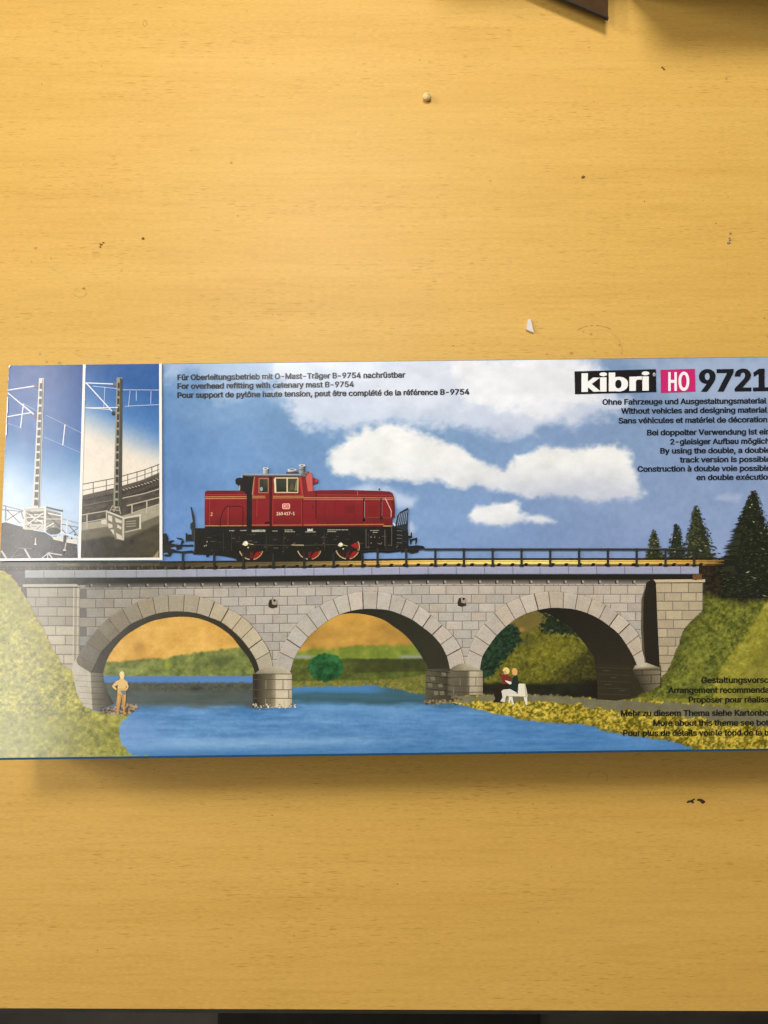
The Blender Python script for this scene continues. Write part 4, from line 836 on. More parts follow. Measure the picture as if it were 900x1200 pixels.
ä|389|160,-9 137,-7 115,-3 94,5 76,15 60,29 48,45 38,63 32,84 30,108 34,138 43,161 58,179 78,193 100,203 125,211 152,216 178,220 234,227 252,230 265,235 273,243 276,255 276,257 273,279 267,297 256,311 240,322 220,329 196,331 171,329 149,322 132,313 118,301 107,288 100,274 41,291 51,313 64,331 79,346 95,358 114,368 133,375 153,380 173,383 194,384 215,383 239,379 263,372 286,360 306,343 322,320 330,301 335,278 337,251 337,0 277,0 277,52 272,52 264,38 252,25 236,12 215,1 190,-6/170,45 202,49 228,59 248,74 263,93 272,115 276,138 276,190 270,186 259,182 246,179 231,176 200,171 175,168 154,164 134,159 117,150 103,139 95,124 92,105 94,87 102,72 114,61 130,52 149,47/261,443 246,446 233,455 224,468 221,483 224,499 233,512 246,520 261,523 277,520 290,512 299,499 301,483 299,468 290,455 277,446/117,443 102,446 89,455 80,468 77,483 80,499 89,512 102,520 117,523 133,520 146,512 155,499 158,483 155,468 146,455 133,446
é|404|212,-8 177,-5 145,3 117,16 92,35 72,58 56,85 44,116 37,150 34,187 36,224 44,258 55,290 71,317 91,340 115,359 142,373 172,382 205,384 226,383 246,380 266,374 285,366 303,355 319,341 334,324 347,305 357,282 365,256 370,227 371,194 371,169 75,169 75,221 338,221 310,202 308,226 304,248 298,269 283,294 263,314 237,326 205,330 183,328 164,323 146,313 125,294 109,270 99,241 96,211 96,178 98,151 102,127 110,106 121,88 135,73 151,61 169,53 190,48 212,46 234,48 254,53 271,61 285,73 297,88 306,105 365,91 353,63 335,39 320,26 302,14 283,4 261,-3 237,-7/177,429 225,529 293,529 227,429
ê|404|212,-8 177,-5 145,3 117,16 92,35 72,58 56,85 44,116 37,150 34,187 36,224 44,258 55,290 71,317 91,340 115,359 142,373 172,382 205,384 226,383 246,380 266,374 285,366 303,355 319,341 334,324 347,305 357,282 365,256 370,227 371,194 371,169 75,169 75,221 338,221 310,202 308,226 304,248 298,269 283,294 263,314 237,326 205,330 183,328 164,323 146,313 125,294 109,270 99,241 96,211 96,178 98,151 102,127 110,106 121,88 135,73 151,61 169,53 190,48 212,46 234,48 254,53 271,61 285,73 297,88 306,105 365,91 353,63 335,39 320,26 302,14 283,4 261,-3 237,-7/155,435 95,435 95,438 175,529 233,529 313,438 313,435 252,435 204,495
î|167|53,0 53,379 114,379 114,0/34,435 -26,435 -26,438 54,529 112,529 193,438 193,435 132,435 83,495
ô|415|207,-8 174,-5 144,3 117,16 93,35 72,58 56,85 44,116 37,150 34,187 37,225 44,260 56,291 72,318 93,341 117,360 144,374 174,382 207,384 241,382 271,374 299,360 323,341 343,318 359,291 371,260 379,225 381,187 379,150 371,116 359,85 343,58 323,35 299,16 271,3 241,-5/207,46 231,49 252,55 270,66 285,80 298,97 307,117 314,139 318,163 319,187 318,212 314,236 307,258 298,278 285,296 270,310 252,321 231,328 207,330 184,328 163,321 145,310 130,296 118,278 108,258 102,236 98,212 96,187 98,163 102,139 108,117 118,97 130,80 145,66 163,55 184,49/158,435 98,435 98,438 178,529 236,529 317,438 317,435 256,435 207,495
ö|415|207,-8 174,-5 144,3 117,16 93,35 72,58 56,85 44,116 37,150 34,187 37,225 44,260 56,291 72,318 93,341 117,360 144,374 174,382 207,384 241,382 271,374 299,360 323,341 343,318 359,291 371,260 379,225 381,187 379,150 371,116 359,85 343,58 323,35 299,16 271,3 241,-5/207,46 231,49 252,55 270,66 285,80 298,97 307,117 314,139 318,163 319,187 318,212 314,236 307,258 298,278 285,296 270,310 252,321 231,328 207,330 184,328 163,321 145,310 130,296 118,278 108,258 102,236 98,212 96,187 98,163 102,139 108,117 118,97 130,80 145,66 163,55 184,49/279,443 264,446 251,455 242,468 239,483 242,499 251,512 264,520 279,523 295,520 308,512 317,499 320,483 317,468 308,455 295,446/136,443 120,446 107,455 98,468 95,483 98,499 107,512 120,520 136,523 151,520 164,512 173,499 176,483 173,468 164,455 151,446
ü|410|182,-5 158,-3 135,2 115,11 97,23 82,39 69,59 60,82 54,109 53,139 53,379 114,379 114,144 116,117 124,94 137,75 154,61 175,53 200,50 226,53 249,62 268,77 283,97 293,122 296,153 296,379 357,379 357,0 298,0 298,92 307,92 294,60 277,35 257,17 234,5 209,-3/277,443 261,446 248,455 239,468 236,483 239,499 248,512 261,520 277,523 292,520 305,512 314,499 317,483 314,468 305,455 292,446/133,443 118,446 104,455 96,468 93,483 96,499 104,512 118,520 133,523 149,520 162,512 170,499 173,483 170,468 162,455 149,446"""

# ---------------------------------------------------------------- the red locomotive
RED, RED_D, RED_L, GOLD = (130, 25, 30), (100, 18, 22), (160, 40, 40), (196, 142, 84)
BLK, BLK2 = (26, 24, 20), (40, 38, 32)
lo = Ink(17, 0.10)
# hoods
lo.poly([(240.2, 616.8), (240.3, 578), (241.2, 576), (243.5, 575.2), (289.5, 575.2), (289.5, 617)], RED)
lo.poly([(241, 576.8), (243.5, 575.2), (289.5, 575.2), (289.5, 579.2), (241, 579.6)], (108, 21, 27), dz=.2)
lo.line([(241, 579.9), (289, 579.6)], .6, (176, 56, 52), dz=.3)
for v in (582.5, 584.6): lo.line([(241, v), (289.5, v - .2)], .85, GOLD, dz=.4)
lo.line([(240.5, 616.4), (289.5, 616.2)], .9, GOLD, dz=.4)
lo.line([(244.8, 580), (244.8, 616)], .6, (96, 18, 20), dz=.3); lo.line([(245.8, 586), (245.8, 616)], .5, (184, 56, 48), dz=.3)
lo.line([(250.4, 586), (250.4, 616)], .4, (124, 22, 24), dz=.3); lo.line([(263, 586), (263, 616)], .4, (128, 22, 24), dz=.3)
lo.line([(258.3, 616.6), (258.8, 609), (261, 601), (265, 594.2), (267, 593.4), (282.5, 593.6), (284.6, 595), (285.2, 600), (285, 616.6)], .95, (48, 14, 14), dz=.5)
lo.line([(267.8, 594.5), (267.6, 616)], .6, (196, 70, 58), dz=.5); lo.line([(269, 594.5), (269, 616)], .7, (90, 16, 18), dz=.5)
# cab body
lo.poly([(295.2, 617), (295.4, 584), (297.4, 558), (353.5, 558), (355, 570), (356, 580), (356, 617)], RED, dz=.2)
lo.poly([(297.3, 558.4), (299.3, 558.4), (297.6, 582), (295.5, 582)], (176, 60, 50), dz=.4)
lo.line([(300.4, 559), (299.7, 616)], .6, (110, 20, 22), dz=.4); lo.line([(301.6, 584), (301.2, 606)], .5, (182, 66, 54), dz=.4)
lo.line([(301, 606), (315, 605.6)], .5, (120, 22, 22), dz=.4)
lo.poly([(316, 558), (320, 558), (319, 617), (315.8, 617)], (66, 14, 16), dz=.5)
lo.line([(320.3, 560), (319.6, 616)], .6, (176, 54, 48), dz=.6)
lo.poly([(350.5, 559), (353.3, 559), (355.6, 580), (353.4, 580)], (178, 56, 50), dz=.4)
lo.line([(354.8, 584), (354.8, 616)], .9, (92, 16, 20), dz=.4); lo.line([(353.4, 585), (353.4, 614)], .5, (178, 46, 44), dz=.4)
for (a, b) in ((295.4, 311), (320.4, 356)):
    for v in (581.8, 583.7): lo.line([(a, v + .1), (b, v - .1)], .8, GOLD, dz=.6)
for (a, b) in ((295.4, 316), (320, 354)): lo.line([(a, 615.6), (b, 615.4)], .8, (190, 120, 74), dz=.6)
lo.poly([(311, 612), (316, 611), (317, 614), (310, 614.5)], (46, 14, 14), dz=.7)
# short nose behind the cab and the long right hood
lo.poly([(355.5, 617), (355.5, 576), (357.5, 557), (361.5, 552.6), (365.8, 555.5), (367.3, 575), (371, 575.2), (371, 617)], RED, dz=.1)
lo.poly([(358.4, 560), (362.8, 553.4), (365.8, 556), (367, 575.6), (361.2, 576)], (196, 92, 84), dz=.4)
lo.poly([(353, 559.4), (358, 558), (360.6, 576), (356, 579.6)], (124, 26, 28), dz=.3)
lo.poly([(370.4, 617), (370.4, 575.6), (372, 574.8), (412, 574.4), (440, 575.4), (455.5, 576), (459.6, 577.6), (461.6, 582), (462.8, 592), (462.6, 606), (460, 608), (459.4, 617)], RED, dz=.15)
lo.poly([(371.5, 576), (412, 574.6), (455.5, 576), (459.6, 577.6), (460.6, 580.4), (371.5, 579.8)], (116, 24, 31), dz=.3)
lo.line([(419, 575.2), (419.2, 581)], .6, (196, 96, 84), dz=.5); lo.line([(372, 580.1), (459, 580.6)], .5, (182, 62, 58), dz=.4)
lo.line([(370.6, 576), (370.4, 608.5)], 1.2, (66, 14, 16), dz=.5)
for v in (583.6, 585.4): lo.line([(356, v - .2), (461, v + .2)], .75, GOLD, dz=.5)
lo.line([(356, 615.4), (450, 614.6)], .8, (200, 140, 82), dz=.5); lo.line([(449, 616.6), (459, 616.6)], .9, (208, 160, 96), dz=.5)
lo.line([(357, 609.8), (424, 608.6), (459, 607)], .6, (118, 20, 24), dz=.4)
lo.line([(366.6, 593), (367.2, 596)], .9, (84, 12, 16), dz=.5)
lo.poly([(459.2, 583), (461.2, 583), (462.7, 592), (462.6, 606), (459.2, 607.6)], (104, 20, 24), dz=.35)
for u in (405, 432): lo.poly([(u, 592), (u + 10, 592), (u + 10, 602), (u, 602)], (123, 23, 27), dz=.3)
lo.disc(444.6, 573.7, 1.1, 1.2, (120, 26, 30), n=10, dz=.2)
# panel seams, rivets, grime and painted shading low on the body
for u in (381, 392.5, 404, 415.5): lo.line([(u, 587), (u - .1, 607.4)], .45, (104, 19, 23), dz=.42)
for k in range(9): lo.line([(406, 593.6 + k * .95), (415, 593.6 + k * .95)], .4, (98, 18, 21), dz=.45)
lo.poly([(371, 600), (459, 600), (459.4, 616), (371, 616)], RED, dz=.2, cols=[RED, RED, (106, 21, 24), (106, 21, 24)])
lo.poly([(241, 600), (289, 600), (289, 616), (241, 616)], RED, dz=.1, cols=[RED, RED, (106, 21, 24), (106, 21, 24)])
lo.poly([(320, 603), (353, 603), (353, 615), (320, 615)], RED, dz=.32, cols=[RED, RED, (110, 21, 25), (110, 21, 25)])
lo.line([(372, 587), (425, 587)], .6, (150, 44, 44), dz=.4); lo.line([(322, 586), (353, 586)], .6, (150, 42, 42), dz=.45)
for k in range(60):
    u = rnd.uniform(242, 458); v = rnd.uniform(606, 616)
    lo.disc(u, v, rnd.uniform(.3, .8), rnd.uniform(.3, .6), rnd.choice([(96, 20, 22), (112, 30, 28), (88, 26, 24)]), n=7, dz=.43)
# hand rails on the right hood
lo.line([(426.3, 584), (426.3, 611)], 1.3, (40, 18, 16), dz=.7); lo.line([(427.3, 588), (427.3, 606)], .5, (178, 150, 140), dz=.8)
lo.line([(446.7, 584), (446.5, 610.5)], 1.3, (40, 18, 16), dz=.7); lo.line([(447.7, 588), (447.6, 605)], .4, (160, 132, 122), dz=.8)
lo.line([(427, 606.7), (444, 606.5), (459, 607.2)], .9, (96, 70, 62), dz=.7)
lo.line([(427, 585), (447, 585)], .7, (52, 18, 16), dz=.7)
lo.line([(451.3, 584), (458.6, 599), (458.2, 606)], .8, (222, 190, 170), dz=.8)
lo.disc(446.8, 607.4, 2, 1.6, (54, 34, 30), n=10, dz=.75); lo.disc(426.4, 609.6, 1.5, 1.6, (34, 18, 16), n=10, dz=.75)
loco = lo.build('printed_locomotive', box, 'red locomotive with black frame in the printed picture')
# black frame and running gear
fr = Ink(16, 0.10)
fr.poly([(229, 619.2), (240.3, 619), (240.3, 616.6), (462.5, 616.6), (465, 619), (476, 619.5), (477.4, 622), (477, 642), (470, 646.2), (455, 648), (438, 647), (424, 648), (424, 657), (278, 657), (276, 654.6), (262, 651.8), (246, 650.2), (243.6, 653), (242.2, 653), (241.4, 650), (228, 650), (226.2, 648.8), (228.4, 643)], BLK)
fr.poly([(218, 626), (218, 624.8), (219.6, 625), (220, 626.6), (228.6, 626.2), (228.6, 634.4), (220, 633.8), (219.4, 635.2), (218, 634.8)], (28, 30, 28), dz=.2)
fr.poly([(223.6, 594), (225, 594.6), (228.4, 606), (229, 619), (228.6, 634), (225.4, 634), (224.8, 621), (223.4, 619), (223.6, 614), (226.4, 611.5)], (40, 48, 48), dz=.2)
fr.line([(228.6, 622), (228.4, 648)], .7, (70, 66, 54), dz=.4)
for k in range(150):
    u = rnd.uniform(230, 474); v = rnd.uniform(626, 647); c = rnd.choice([(52, 50, 42), (70, 66, 54), (44, 40, 34), (14, 13, 11), (96, 90, 74), (14, 13, 11)])
    if rnd.random() < .55: fr.rect(u, v, u + rnd.uniform(1.5, 6), v + rnd.uniform(.4, .9), c, dz=.5)
    else: fr.line([(u, v), (u + rnd.uniform(-3, 3), v + rnd.uniform(-3, 3))], rnd.uniform(.4, .9), c, dz=.5)
for u in (262, 272, 312, 333, 380, 432, 452): fr.line([(u, 625), (u + rnd.uniform(-1, 1), 646)], .6, (58, 55, 46), dz=.5)
fr.line([(296, 638.6), (348, 639.4), (402, 638.2)], .8, (66, 61, 48), dz=1.2); fr.line([(342, 638.8), (356, 639)], .9, (188, 176, 134), dz=1.4)
# couplings and buffers, both ends
for pts in ([(189.8, 626), (195.4, 625), (196, 626.6), (197.6, 631), (196.4, 635), (189.8, 635)], [(189.8, 637), (194, 634.6), (204, 633), (204.6, 634.2), (199.4, 636), (207.4, 639), (207.4, 643), (212, 638), (213.6, 632.6), (209, 632), (206.8, 630), (213.8, 631), (216, 634.6), (213, 640), (213.2, 643), (203, 645), (213, 646.2), (226, 645), (227, 648), (214, 648.4), (202, 647.4), (199.6, 652), (195, 652.4), (191.6, 650.6), (194.6, 649.6), (198, 649.6), (196, 647), (189.8, 647.6)], [(203, 638.6), (227, 638.4), (227, 640.4), (203, 640.6)], [(466, 617), (477.6, 617), (478.4, 628), (481, 628), (481.2, 624.4), (482.6, 624), (483, 630), (478.6, 631), (478.6, 640), (489, 639), (496, 640), (498, 642.4), (491, 643.6), (490, 647), (482, 649), (476, 646), (470, 648)], [(479.6, 632), (483.6, 631.4), (488.6, 630), (488.8, 634), (487.6, 638), (486.4, 637.6), (486.8, 632.8), (483, 633.6), (482, 638), (480.4, 638)]):
    fr.poly(pts, (30, 30, 28), dz=.3)
for pts in ([(200, 642.5), (206, 641), (208, 645)], [(202, 637), (208, 635.8), (208, 637.4)]): fr.poly(pts, (112, 140, 186), dz=.5)
for (u, v) in ((240, 640), (243, 635), (242, 639.4)): fr.disc(u, v, .7, .8, (170, 160, 130), n=8, dz=.6)
for v in (622, 627, 631, 636): fr.line([(465, v), (471, v + .4)], .8, (96, 98, 96), dz=.5)
fr.poly([(463, 616), (465.6, 604.4), (468.4, 600.4), (477.6, 595.2), (478.4, 596), (477.6, 608), (478, 622), (474, 622), (464.6, 618)], (40, 48, 54), dz=.4)
for k in range(5): fr.line([(465.6 + k * 2.4, 616 - k * .5), (468.6 + k * 2.1, 602.6 - k * 1.1)], .8, (136, 158, 186), dz=.6)
fr.line([(461, 613), (463, 616)], 1.6, (226, 220, 204), dz=.6)
for u, a, b in ((429, 620, 640), (451, 621, 640), (459, 606, 640)): fr.line([(u, a), (u, b)], .8, (92, 88, 78), dz=.6)
for k in range(12): fr.disc(rnd.uniform(434, 448), rnd.choice([630, 637]) + rnd.uniform(-1, 1), .6, .6, (124, 120, 104), n=7, dz=.6)
fr.build('undercarriage', loco)
for (cx, cy, r, top) in ((294.6, 641.8, 15.0, 0), (362.6, 641.4, 15.0, 0), (407.2, 641.2, 14.8, 1)):
    w = Ink(18, 0.08)
    w.disc(cx, cy, r, r, (30, 26, 22), n=28, a0=(-30 if top else 12), a1=(190 if top else 168))
    w.arc(cx, cy, r - 1.0, 1.25, 98, 162, (184, 164, 120), dz=.3)
    w.arc(cx, cy, r - .8, 1.0, (-28 if top else 18), 78, (196, 160, 96), dz=.3); w.arc(cx, cy, r - 2.2, .7, (-24 if top else 20), 76, (150, 120, 80), dz=.3)
    w.poly([(cx + 1, cy + 12.6), (cx + 6.6, cy + 5.4), (cx + 12.4, cy + 4.4), (cx + 10, cy + 9), (cx + 5.6, cy + 13)], (140, 26, 31), dz=.4)
    w.poly([(cx - 1, cy + 6), (cx + 2.6, cy + 5), (cx + 1.2, cy + 12), (cx - 1.6, cy + 13)], (96, 20, 24), dz=.4)
    w.line([(cx + 6.4, cy + 5), (cx + 1, cy + 12.6)], .7, (60, 12, 14), dz=.5)
    w.poly([(cx - 9, cy + 7), (cx - 4, cy + 6), (cx - 4, cy + 12.4), (cx - 6, cy + 11.5)], (58, 18, 20), dz=.35)
    if top: w.poly([(cx + 4, cy - 2), (cx + 9, cy - 5), (cx + 12.6, cy - 5), (cx + 13, cy + 2), (cx + 8, cy + 1)], (150, 30, 32), dz=.4)
    w.build('wheel', loco)
for (u, v, s) in ((288.2, 636.8, 2.9), (399.4, 638.2, 2.5)):
    cr = Ink(20, 0.08)
    cr.poly([(u - s * 1.4, v + s * .5), (u - s * .6, v - s * .7), (u + s * .3, v - s), (u + s, v - s * .2), (u + s * .8, v + s * .8), (u - s * .2, v + s * 1.1)], (226, 214, 178))
    cr.disc(u + s * .3, v - s * .1, s * .5, s * .5, (250, 246, 226), n=9, dz=.3)
    cr.line([(u + s, v + .5), (u + s * 3.2, v + 1.6)], .7, (198, 180, 130), dz=.2); cr.disc(u + 3, v + 5, 1, .9, (220, 200, 150), n=8, dz=.2)
    if u < 0:
        for (p_, q_) in ((357, 637.4), (364, 636.8), (374, 641), (347, 641.6)): cr.line([(p_, q_ + 1), (p_ + 2.6, q_ - 1)], .9, (212, 196, 150), dz=.3)
    cr.build('crank_rod', loco)
# dark cab front, lamps, roof, windows
cf = Ink(19, 0.08)
cf.poly([(281.2, 575.6), (281.4, 572), (280.2, 570.6), (279, 568.6), (276.6, 566.8), (276.2, 562.4), (278, 560.4), (283.8, 560), (285, 556.2), (287.6, 555.6), (298.4, 557.8), (297.2, 570), (295.6, 584), (295.4, 617), (289.3, 617), (289.6, 580), (287, 577), (284, 575.4)], (26, 20, 18))
cf.line([(283.9, 556.4), (284, 560)], .8, (200, 205, 205), dz=.3); cf.line([(281.3, 569), (281.3, 574.6)], .7, (200, 190, 180), dz=.3)
cf.line([(298.4, 559), (295.9, 580)], .7, (196, 150, 110), dz=.3)
cf.build('cab_front', loco)
hl = Ink(19, 0.06); hl.disc(369.8, 564, 3.0, 3.3, (150, 34, 42), n=16); hl.poly([(366, 559.6), (369.4, 560.8), (369.4, 567), (366.6, 567.6)], (128, 26, 32), dz=.1); hl.disc(370.8, 563.6, 1.5, 2, (176, 60, 66), n=10, dz=.3); hl.build('headlight', loco)
rf = Ink(20, 0.08)
rf.poly([(283.6, 557.6), (285.4, 555.4), (298, 555.4), (353.6, 555.6), (359.6, 557.4), (359.4, 558.8), (297, 558.6)], (104, 112, 118))
rf.line([(285.5, 555.9), (300, 556.1), (353, 556.3)], .9, (168, 178, 186), dz=.3); rf.line([(297, 558.4), (359, 558.9)], .6, (50, 34, 34), dz=.3)
for (a, b, t, c1, c2) in ((308.6, 314.6, 548.8, (206, 206, 202), (96, 98, 98)), (337.4, 347.6, 550.4, (196, 196, 190), (70, 72, 72)), (350.8, 357.6, 545.2, (176, 176, 172), (60, 62, 62))):
    rf.poly([(a, 555.4), (a + .4, t + .6), (b - .4, t + .6), (b, 555.4)], c1, cols=[c1, c1, c2, c2], dz=.2)
    rf.disc((a + b) / 2, t + .5, (b - a) / 2 + .4, 1.2, (226, 226, 222), n=14, dz=.3); rf.disc((a + b) / 2, t + .5, (b - a) / 3, .6, (70, 70, 70), n=10, dz=.4)
rf.poly([(336, 553.6), (349, 553.4), (352, 555.6), (335.4, 555.6)], (66, 62, 58), dz=.35); rf.line([(351.4, 551), (356.6, 551)], .8, (60, 60, 60), dz=.45); rf.poly([(355, 553.4), (360.4, 554), (362, 556), (356, 556.2)], (116, 96, 88), dz=.4)
rf.build('roof', loco)
for (a, b, c, d, fc) in ((303.2, 315.4, 560.4, 578.2, (168, 112, 78)), (321.8, 350, 559.8, 578.0, (214, 196, 146))):
    w = Ink(19, 0.06)
    w.poly([(a + .8, c), (b - .8, c), (b, c + .9), (b - .3, d - .6), (b - .9, d), (a + .7, d), (a, d - .8), (a + .2, c + .8)], fc, dz=.8)
    w.poly([(a + 1.3, c + 1.3), (b - 1.3, c + 1.3), (b - 1.3, d - 1.2), (a + 1.3, d - 1.2)], (44, 44, 32), dz=1.1, cols=[(50, 54, 40), (70, 72, 50), (34, 32, 24), (30, 28, 20)])
    if b - a > 20:
        w.line([(336.8, c + .8), (336.8, d - .6)], 1.6, fc, dz=1.3); w.poly([(347.4, 563), (348.6, 563), (348.6, 575), (345, 575.6)], (126, 126, 90), dz=1.2); w.poly([(a - .6, c + 2), (a + 1.8, c + 1), (a + 2.4, d - 1), (a + .6, d)], (222, 212, 176), dz=1.25)
        w.poly([(340, 570), (343, 566), (345, 574), (339, 576)], (90, 80, 50), dz=1.15)
    else:
        w.disc(306.6, 573.4, 1.8, 2.6, (146, 160, 170), n=9, dz=1.2)
    w.build('window', loco)

# ---------------------------------------------------------------- lettering
def load_glyphs():
    G = {}
    for ln in GLYPHS.split('\n'):
        if not ln: continue
        ch, rest = ln[0], ln[2:]; adv, body = rest.split('|', 1)
        G[ch] = (int(adv) / 1000, [[tuple(int(t) / 1000 for t in p.split(',')) for p in pl.split(' ')] for pl in body.split('/')] if body else [])
    return G
GL = load_glyphs()
CAPH = 0.517            # cap height of the embedded outlines in em units (set from the letter H)
CAPH = max(p[1] for pl in GL['H'][1] for p in pl)
def twidth(s, track=0.0): return sum(GL[c][0] + track for c in s) - track
TEXTS = []
from mathutils.geometry import delaunay_2d_cdt
def glyph_mesh(ch, bold):
    """filled triangles of one letter, its strokes thickened by `bold` em"""
    key = (ch, bold)
    if key in GMESH: return GMESH[key]
    polys = [p for p in GL[ch][1] if len(p) > 2]
    area = lambda p: sum(p[i - 1][0] * p[i][1] - p[i][0] * p[i - 1][1] for i in range(len(p))) / 2
    big = max(polys, key=lambda p: abs(area(p))) if polys else None
    sg = 1 if big and area(big) > 0 else -1
    out = []
    for p in polys:
        n = len(p); q_ = []
        for i in range(n):
            a, c, d = p[i - 1], p[i], p[(i + 1) % n]
            e1 = Vector((c[0] - a[0], c[1] - a[1])); e2 = Vector((d[0] - c[0], d[1] - c[1]))
            if e1.length < 1e-6 or e2.length < 1e-6: q_.append(c); continue
            e1.normalize(); e2.normalize()
            n1 = Vector((e1.y, -e1.x)); n2 = Vector((e2.y, -e2.x)); m = n1 + n2
            if m.length < 1e-3: m = n1
            m.normalize(); k = min(1.6, 1 / max(.3, m.dot(n1)))
            q_.append((c[0] + sg * m.x * bold * k * 1.15, c[1] + sg * m.y * bold * k * 0.5))
        out.append(q_)
    vs_, es_ = [], []
    for q_ in out:
        k = len(vs_); n = len(q_)
        vs_ += [Vector(c) for c in q_]; es_ += [(k + i, k + (i + 1) % n) for i in range(n)]
    if not vs_: GMESH[key] = ([], []); return GMESH[key]
    V_, _, F_, *_r = delaunay_2d_cdt(vs_, es_, [], 1, 1e-5)
    def wind(x, y):
        w = 0
        for q_ in out:
            for i in range(len(q_)):
                (ax, ay), (bx, by) = q_[i - 1], q_[i]
                if (ay <= y) != (by <= y):
                    t = ax + (y - ay) / (by - ay) * (bx - ax)
                    if t > x: w += 1 if by > ay else -1
        return w
    F2 = []
    for f in F_:
        cx = sum(V_[i].x for i in f) / len(f); cy = sum(V_[i].y for i in f) / len(f)
        if wind(cx, cy) != 0: F2.append(tuple(f))
    GMESH[key] = ([(v_.x, v_.y) for v_ in V_], F2)
    return GMESH[key]
GMESH = {}
def text_part(name, lines, colour, layer, parent, label=None, bold=0.02):
    """lines: (string, u_left, v_baseline, px per em across, px per em up, track, slope)"""
    co, fa = [], []
    for (s, u0, v0, sx, sy, track, slope) in lines:
        x = 0.0
        for ch in s:
            gv, gf = glyph_mesh(ch, bold); k = len(co)
            for (gx, gy) in gv:
                lx, ly = edge_clamp(*loc2(u0 + (x + gx) * sx, v0 - gy * sy + slope * (x + gx) * sx))
                co.append((lx, ly, zl(layer)))
            for f in gf:
                a, c, d = (co[k + i] for i in f[:3])
                if (c[0] - a[0]) * (d[1] - a[1]) - (c[1] - a[1]) * (d[0] - a[0]) < 0: f = f[::-1]
                fa.append(tuple(k + i for i in f))
            x += GL[ch][0] + track
    me = bpy.data.meshes.new(name); me.from_pydata(co, [], fa); me.update()
    at = me.color_attributes.new('ink', 'FLOAT_COLOR', 'POINT')
    at.data.foreach_set('color', np.tile(np.array([*ink(colour), 0.05], np.float32), len(co)))
    o = link(name, me, PRINT, parent)
    if label: o['label'] = label
    return o
_p = loc2(450, 600); _q = loc2(451, 600)
PXM = math.hypot(_q[0] - _p[0], _q[1] - _p[1])       # metres per photograph pixel on the lid
TXT = (24, 26, 34)
def fit(s, u0, u1, v0, cap, track=0.0, slope=SL, prefix=None):
    """text whose prefix (or whole) spans u0..u1"""
    q = prefix or s
    return (s, u0, v0, (u1 - u0) / twidth(q, track), cap / CAPH, track, slope)
text_part('caption', [
    fit('Für Oberleitungsbetrieb mit O-Mast-Träger B-9754 nachrüstbar', 207.6, 474.6, 445.6, 6.3),
    fit('For overhead refitting with catenary mast B-9754', 207.6, 415, 455.9, 6.3),
    fit('Pour support de pylône haute tension, peut être complété de la référence B-9754', 207.6, 550, 466.4, 6.3)], TXT, 6, box, 'three lines of black print above the locomotive', 0.029)
text_part('caption', [
    fit('Ohne Fahrzeuge und Ausgestaltungsmaterial', 705.6, 897.6, 474.4, 6.3, slope=-.008),
    fit('Without vehicles and designing material', 727.8, 898.4, 484.9, 6.3, slope=-.008),
    fit('Sans véhicules et matériel de décoration', 724.4, 899, 496.2, 6.3, slope=-.008)], TXT, 6, box, 'three lines of black print right under the large number', 0.029)
text_part('caption', [
    fit('Bei doppelter Verwendung ist ein', 757.6, 902.4, 510.2, 6.3, slope=-.008),
    fit('2-gleisiger Aufbau möglich', 784.6, 901.6, 520.9, 6.3, slope=-.008),
    fit('By using the double, a double', 773.0, 902.6, 531.6, 6.3, slope=-.008),
    fit('track version is possible', 796.6, 902.6, 542, 6.3, slope=-.008),
    fit('Construction à double voie possible', 746.6, 902.8, 552.9, 6.3, slope=-.008),
    fit('en double exécution', 815.6, 905, 562.7, 6.3, slope=-.008)], TXT, 6, box, 'six lines of black print beside the clouds', 0.029)
DT = (22, 24, 18)
text_part('caption', [
    fit('Gestaltungsvorschlag', 821, 900, 800.2, 6.7, slope=-.004, prefix='Gestaltungsvorsc'),
    fit('Arrangement recommendation', 782.6, 901, 812, 6.7, slope=-.004, prefix='Arrangement recommenda'),
    fit('Proposer pour réalisation', 806, 900.5, 823.2, 6.7, slope=-.004, prefix='Proposer pour réalisa')], DT, 13, box, 'three lines of dark print on the green slope', 0.024)
text_part('caption', [
    fit('Mehr zu diesem Thema siehe Kartonboden', 726.6, 900.5, 839, 6.7, slope=-.004, prefix='Mehr zu diesem Thema siehe Kartonbo'),
    fit('More about this theme see bottom', 764.6, 900, 850.4, 6.7, slope=-.004, prefix='More about this theme see bot'),
    fit('Pour plus de détails voir le fond de la boîte', 729.3, 900.5, 862.2, 6.7, slope=-.004, prefix='Pour plus de détails voir le fond de la b')], DT, 13, box, 'three lines of dark print at the lower right corner', 0.024)
lg_ = Ink(6, 0.05)
lg_.poly([(673, 435.4), (768.4, 432.9), (768.9, 459.6), (673.6, 462.2)], (20, 18, 20))
logo = lg_.build('logo_panel', box, 'black panel with white lettering')
text_part('lettering', [fit('kibri', 680.4, 760.8, 459.0, 20.6, 0.02, slope=-.022)], (244, 242, 238), 7, logo, None, 0.034)
text_part('lettering', [fit('®', 764.4, 768.2, 442.4, 5.2, slope=-.02)], (226, 226, 226), 7.5, logo, None, 0.0)
pk = Ink(6, 0.06)
pk.poly([(773.7, 433.6), (814, 432.4), (814.8, 459.0), (774.2, 460.6)], (198, 34, 108))
badge = pk.build('scale_badge', box, 'pink square badge with white letters')
text_part('lettering', [fit('H', 782.2, 793.4, 457.9, 20.8, slope=-.02), fit('O', 794.6, 807.6, 457.6, 20.8, slope=-.02)], (246, 240, 240), 7, badge, None, 0.03)
text_part('item_number', [fit('9721', 817.6, 902.2, 458.6, 24.6, -0.02, slope=-.012)], (20, 20, 28), 6, box, 'large black number at the top right corner', 0.036)
text_part('lettering', [fit('260 417-1', 324.2, 345.8, 604, 3.6, 0.01)], (240, 196, 170), 21, loco, 'number on the cab side', 0.03)
em = Ink(20.4, 0.04)
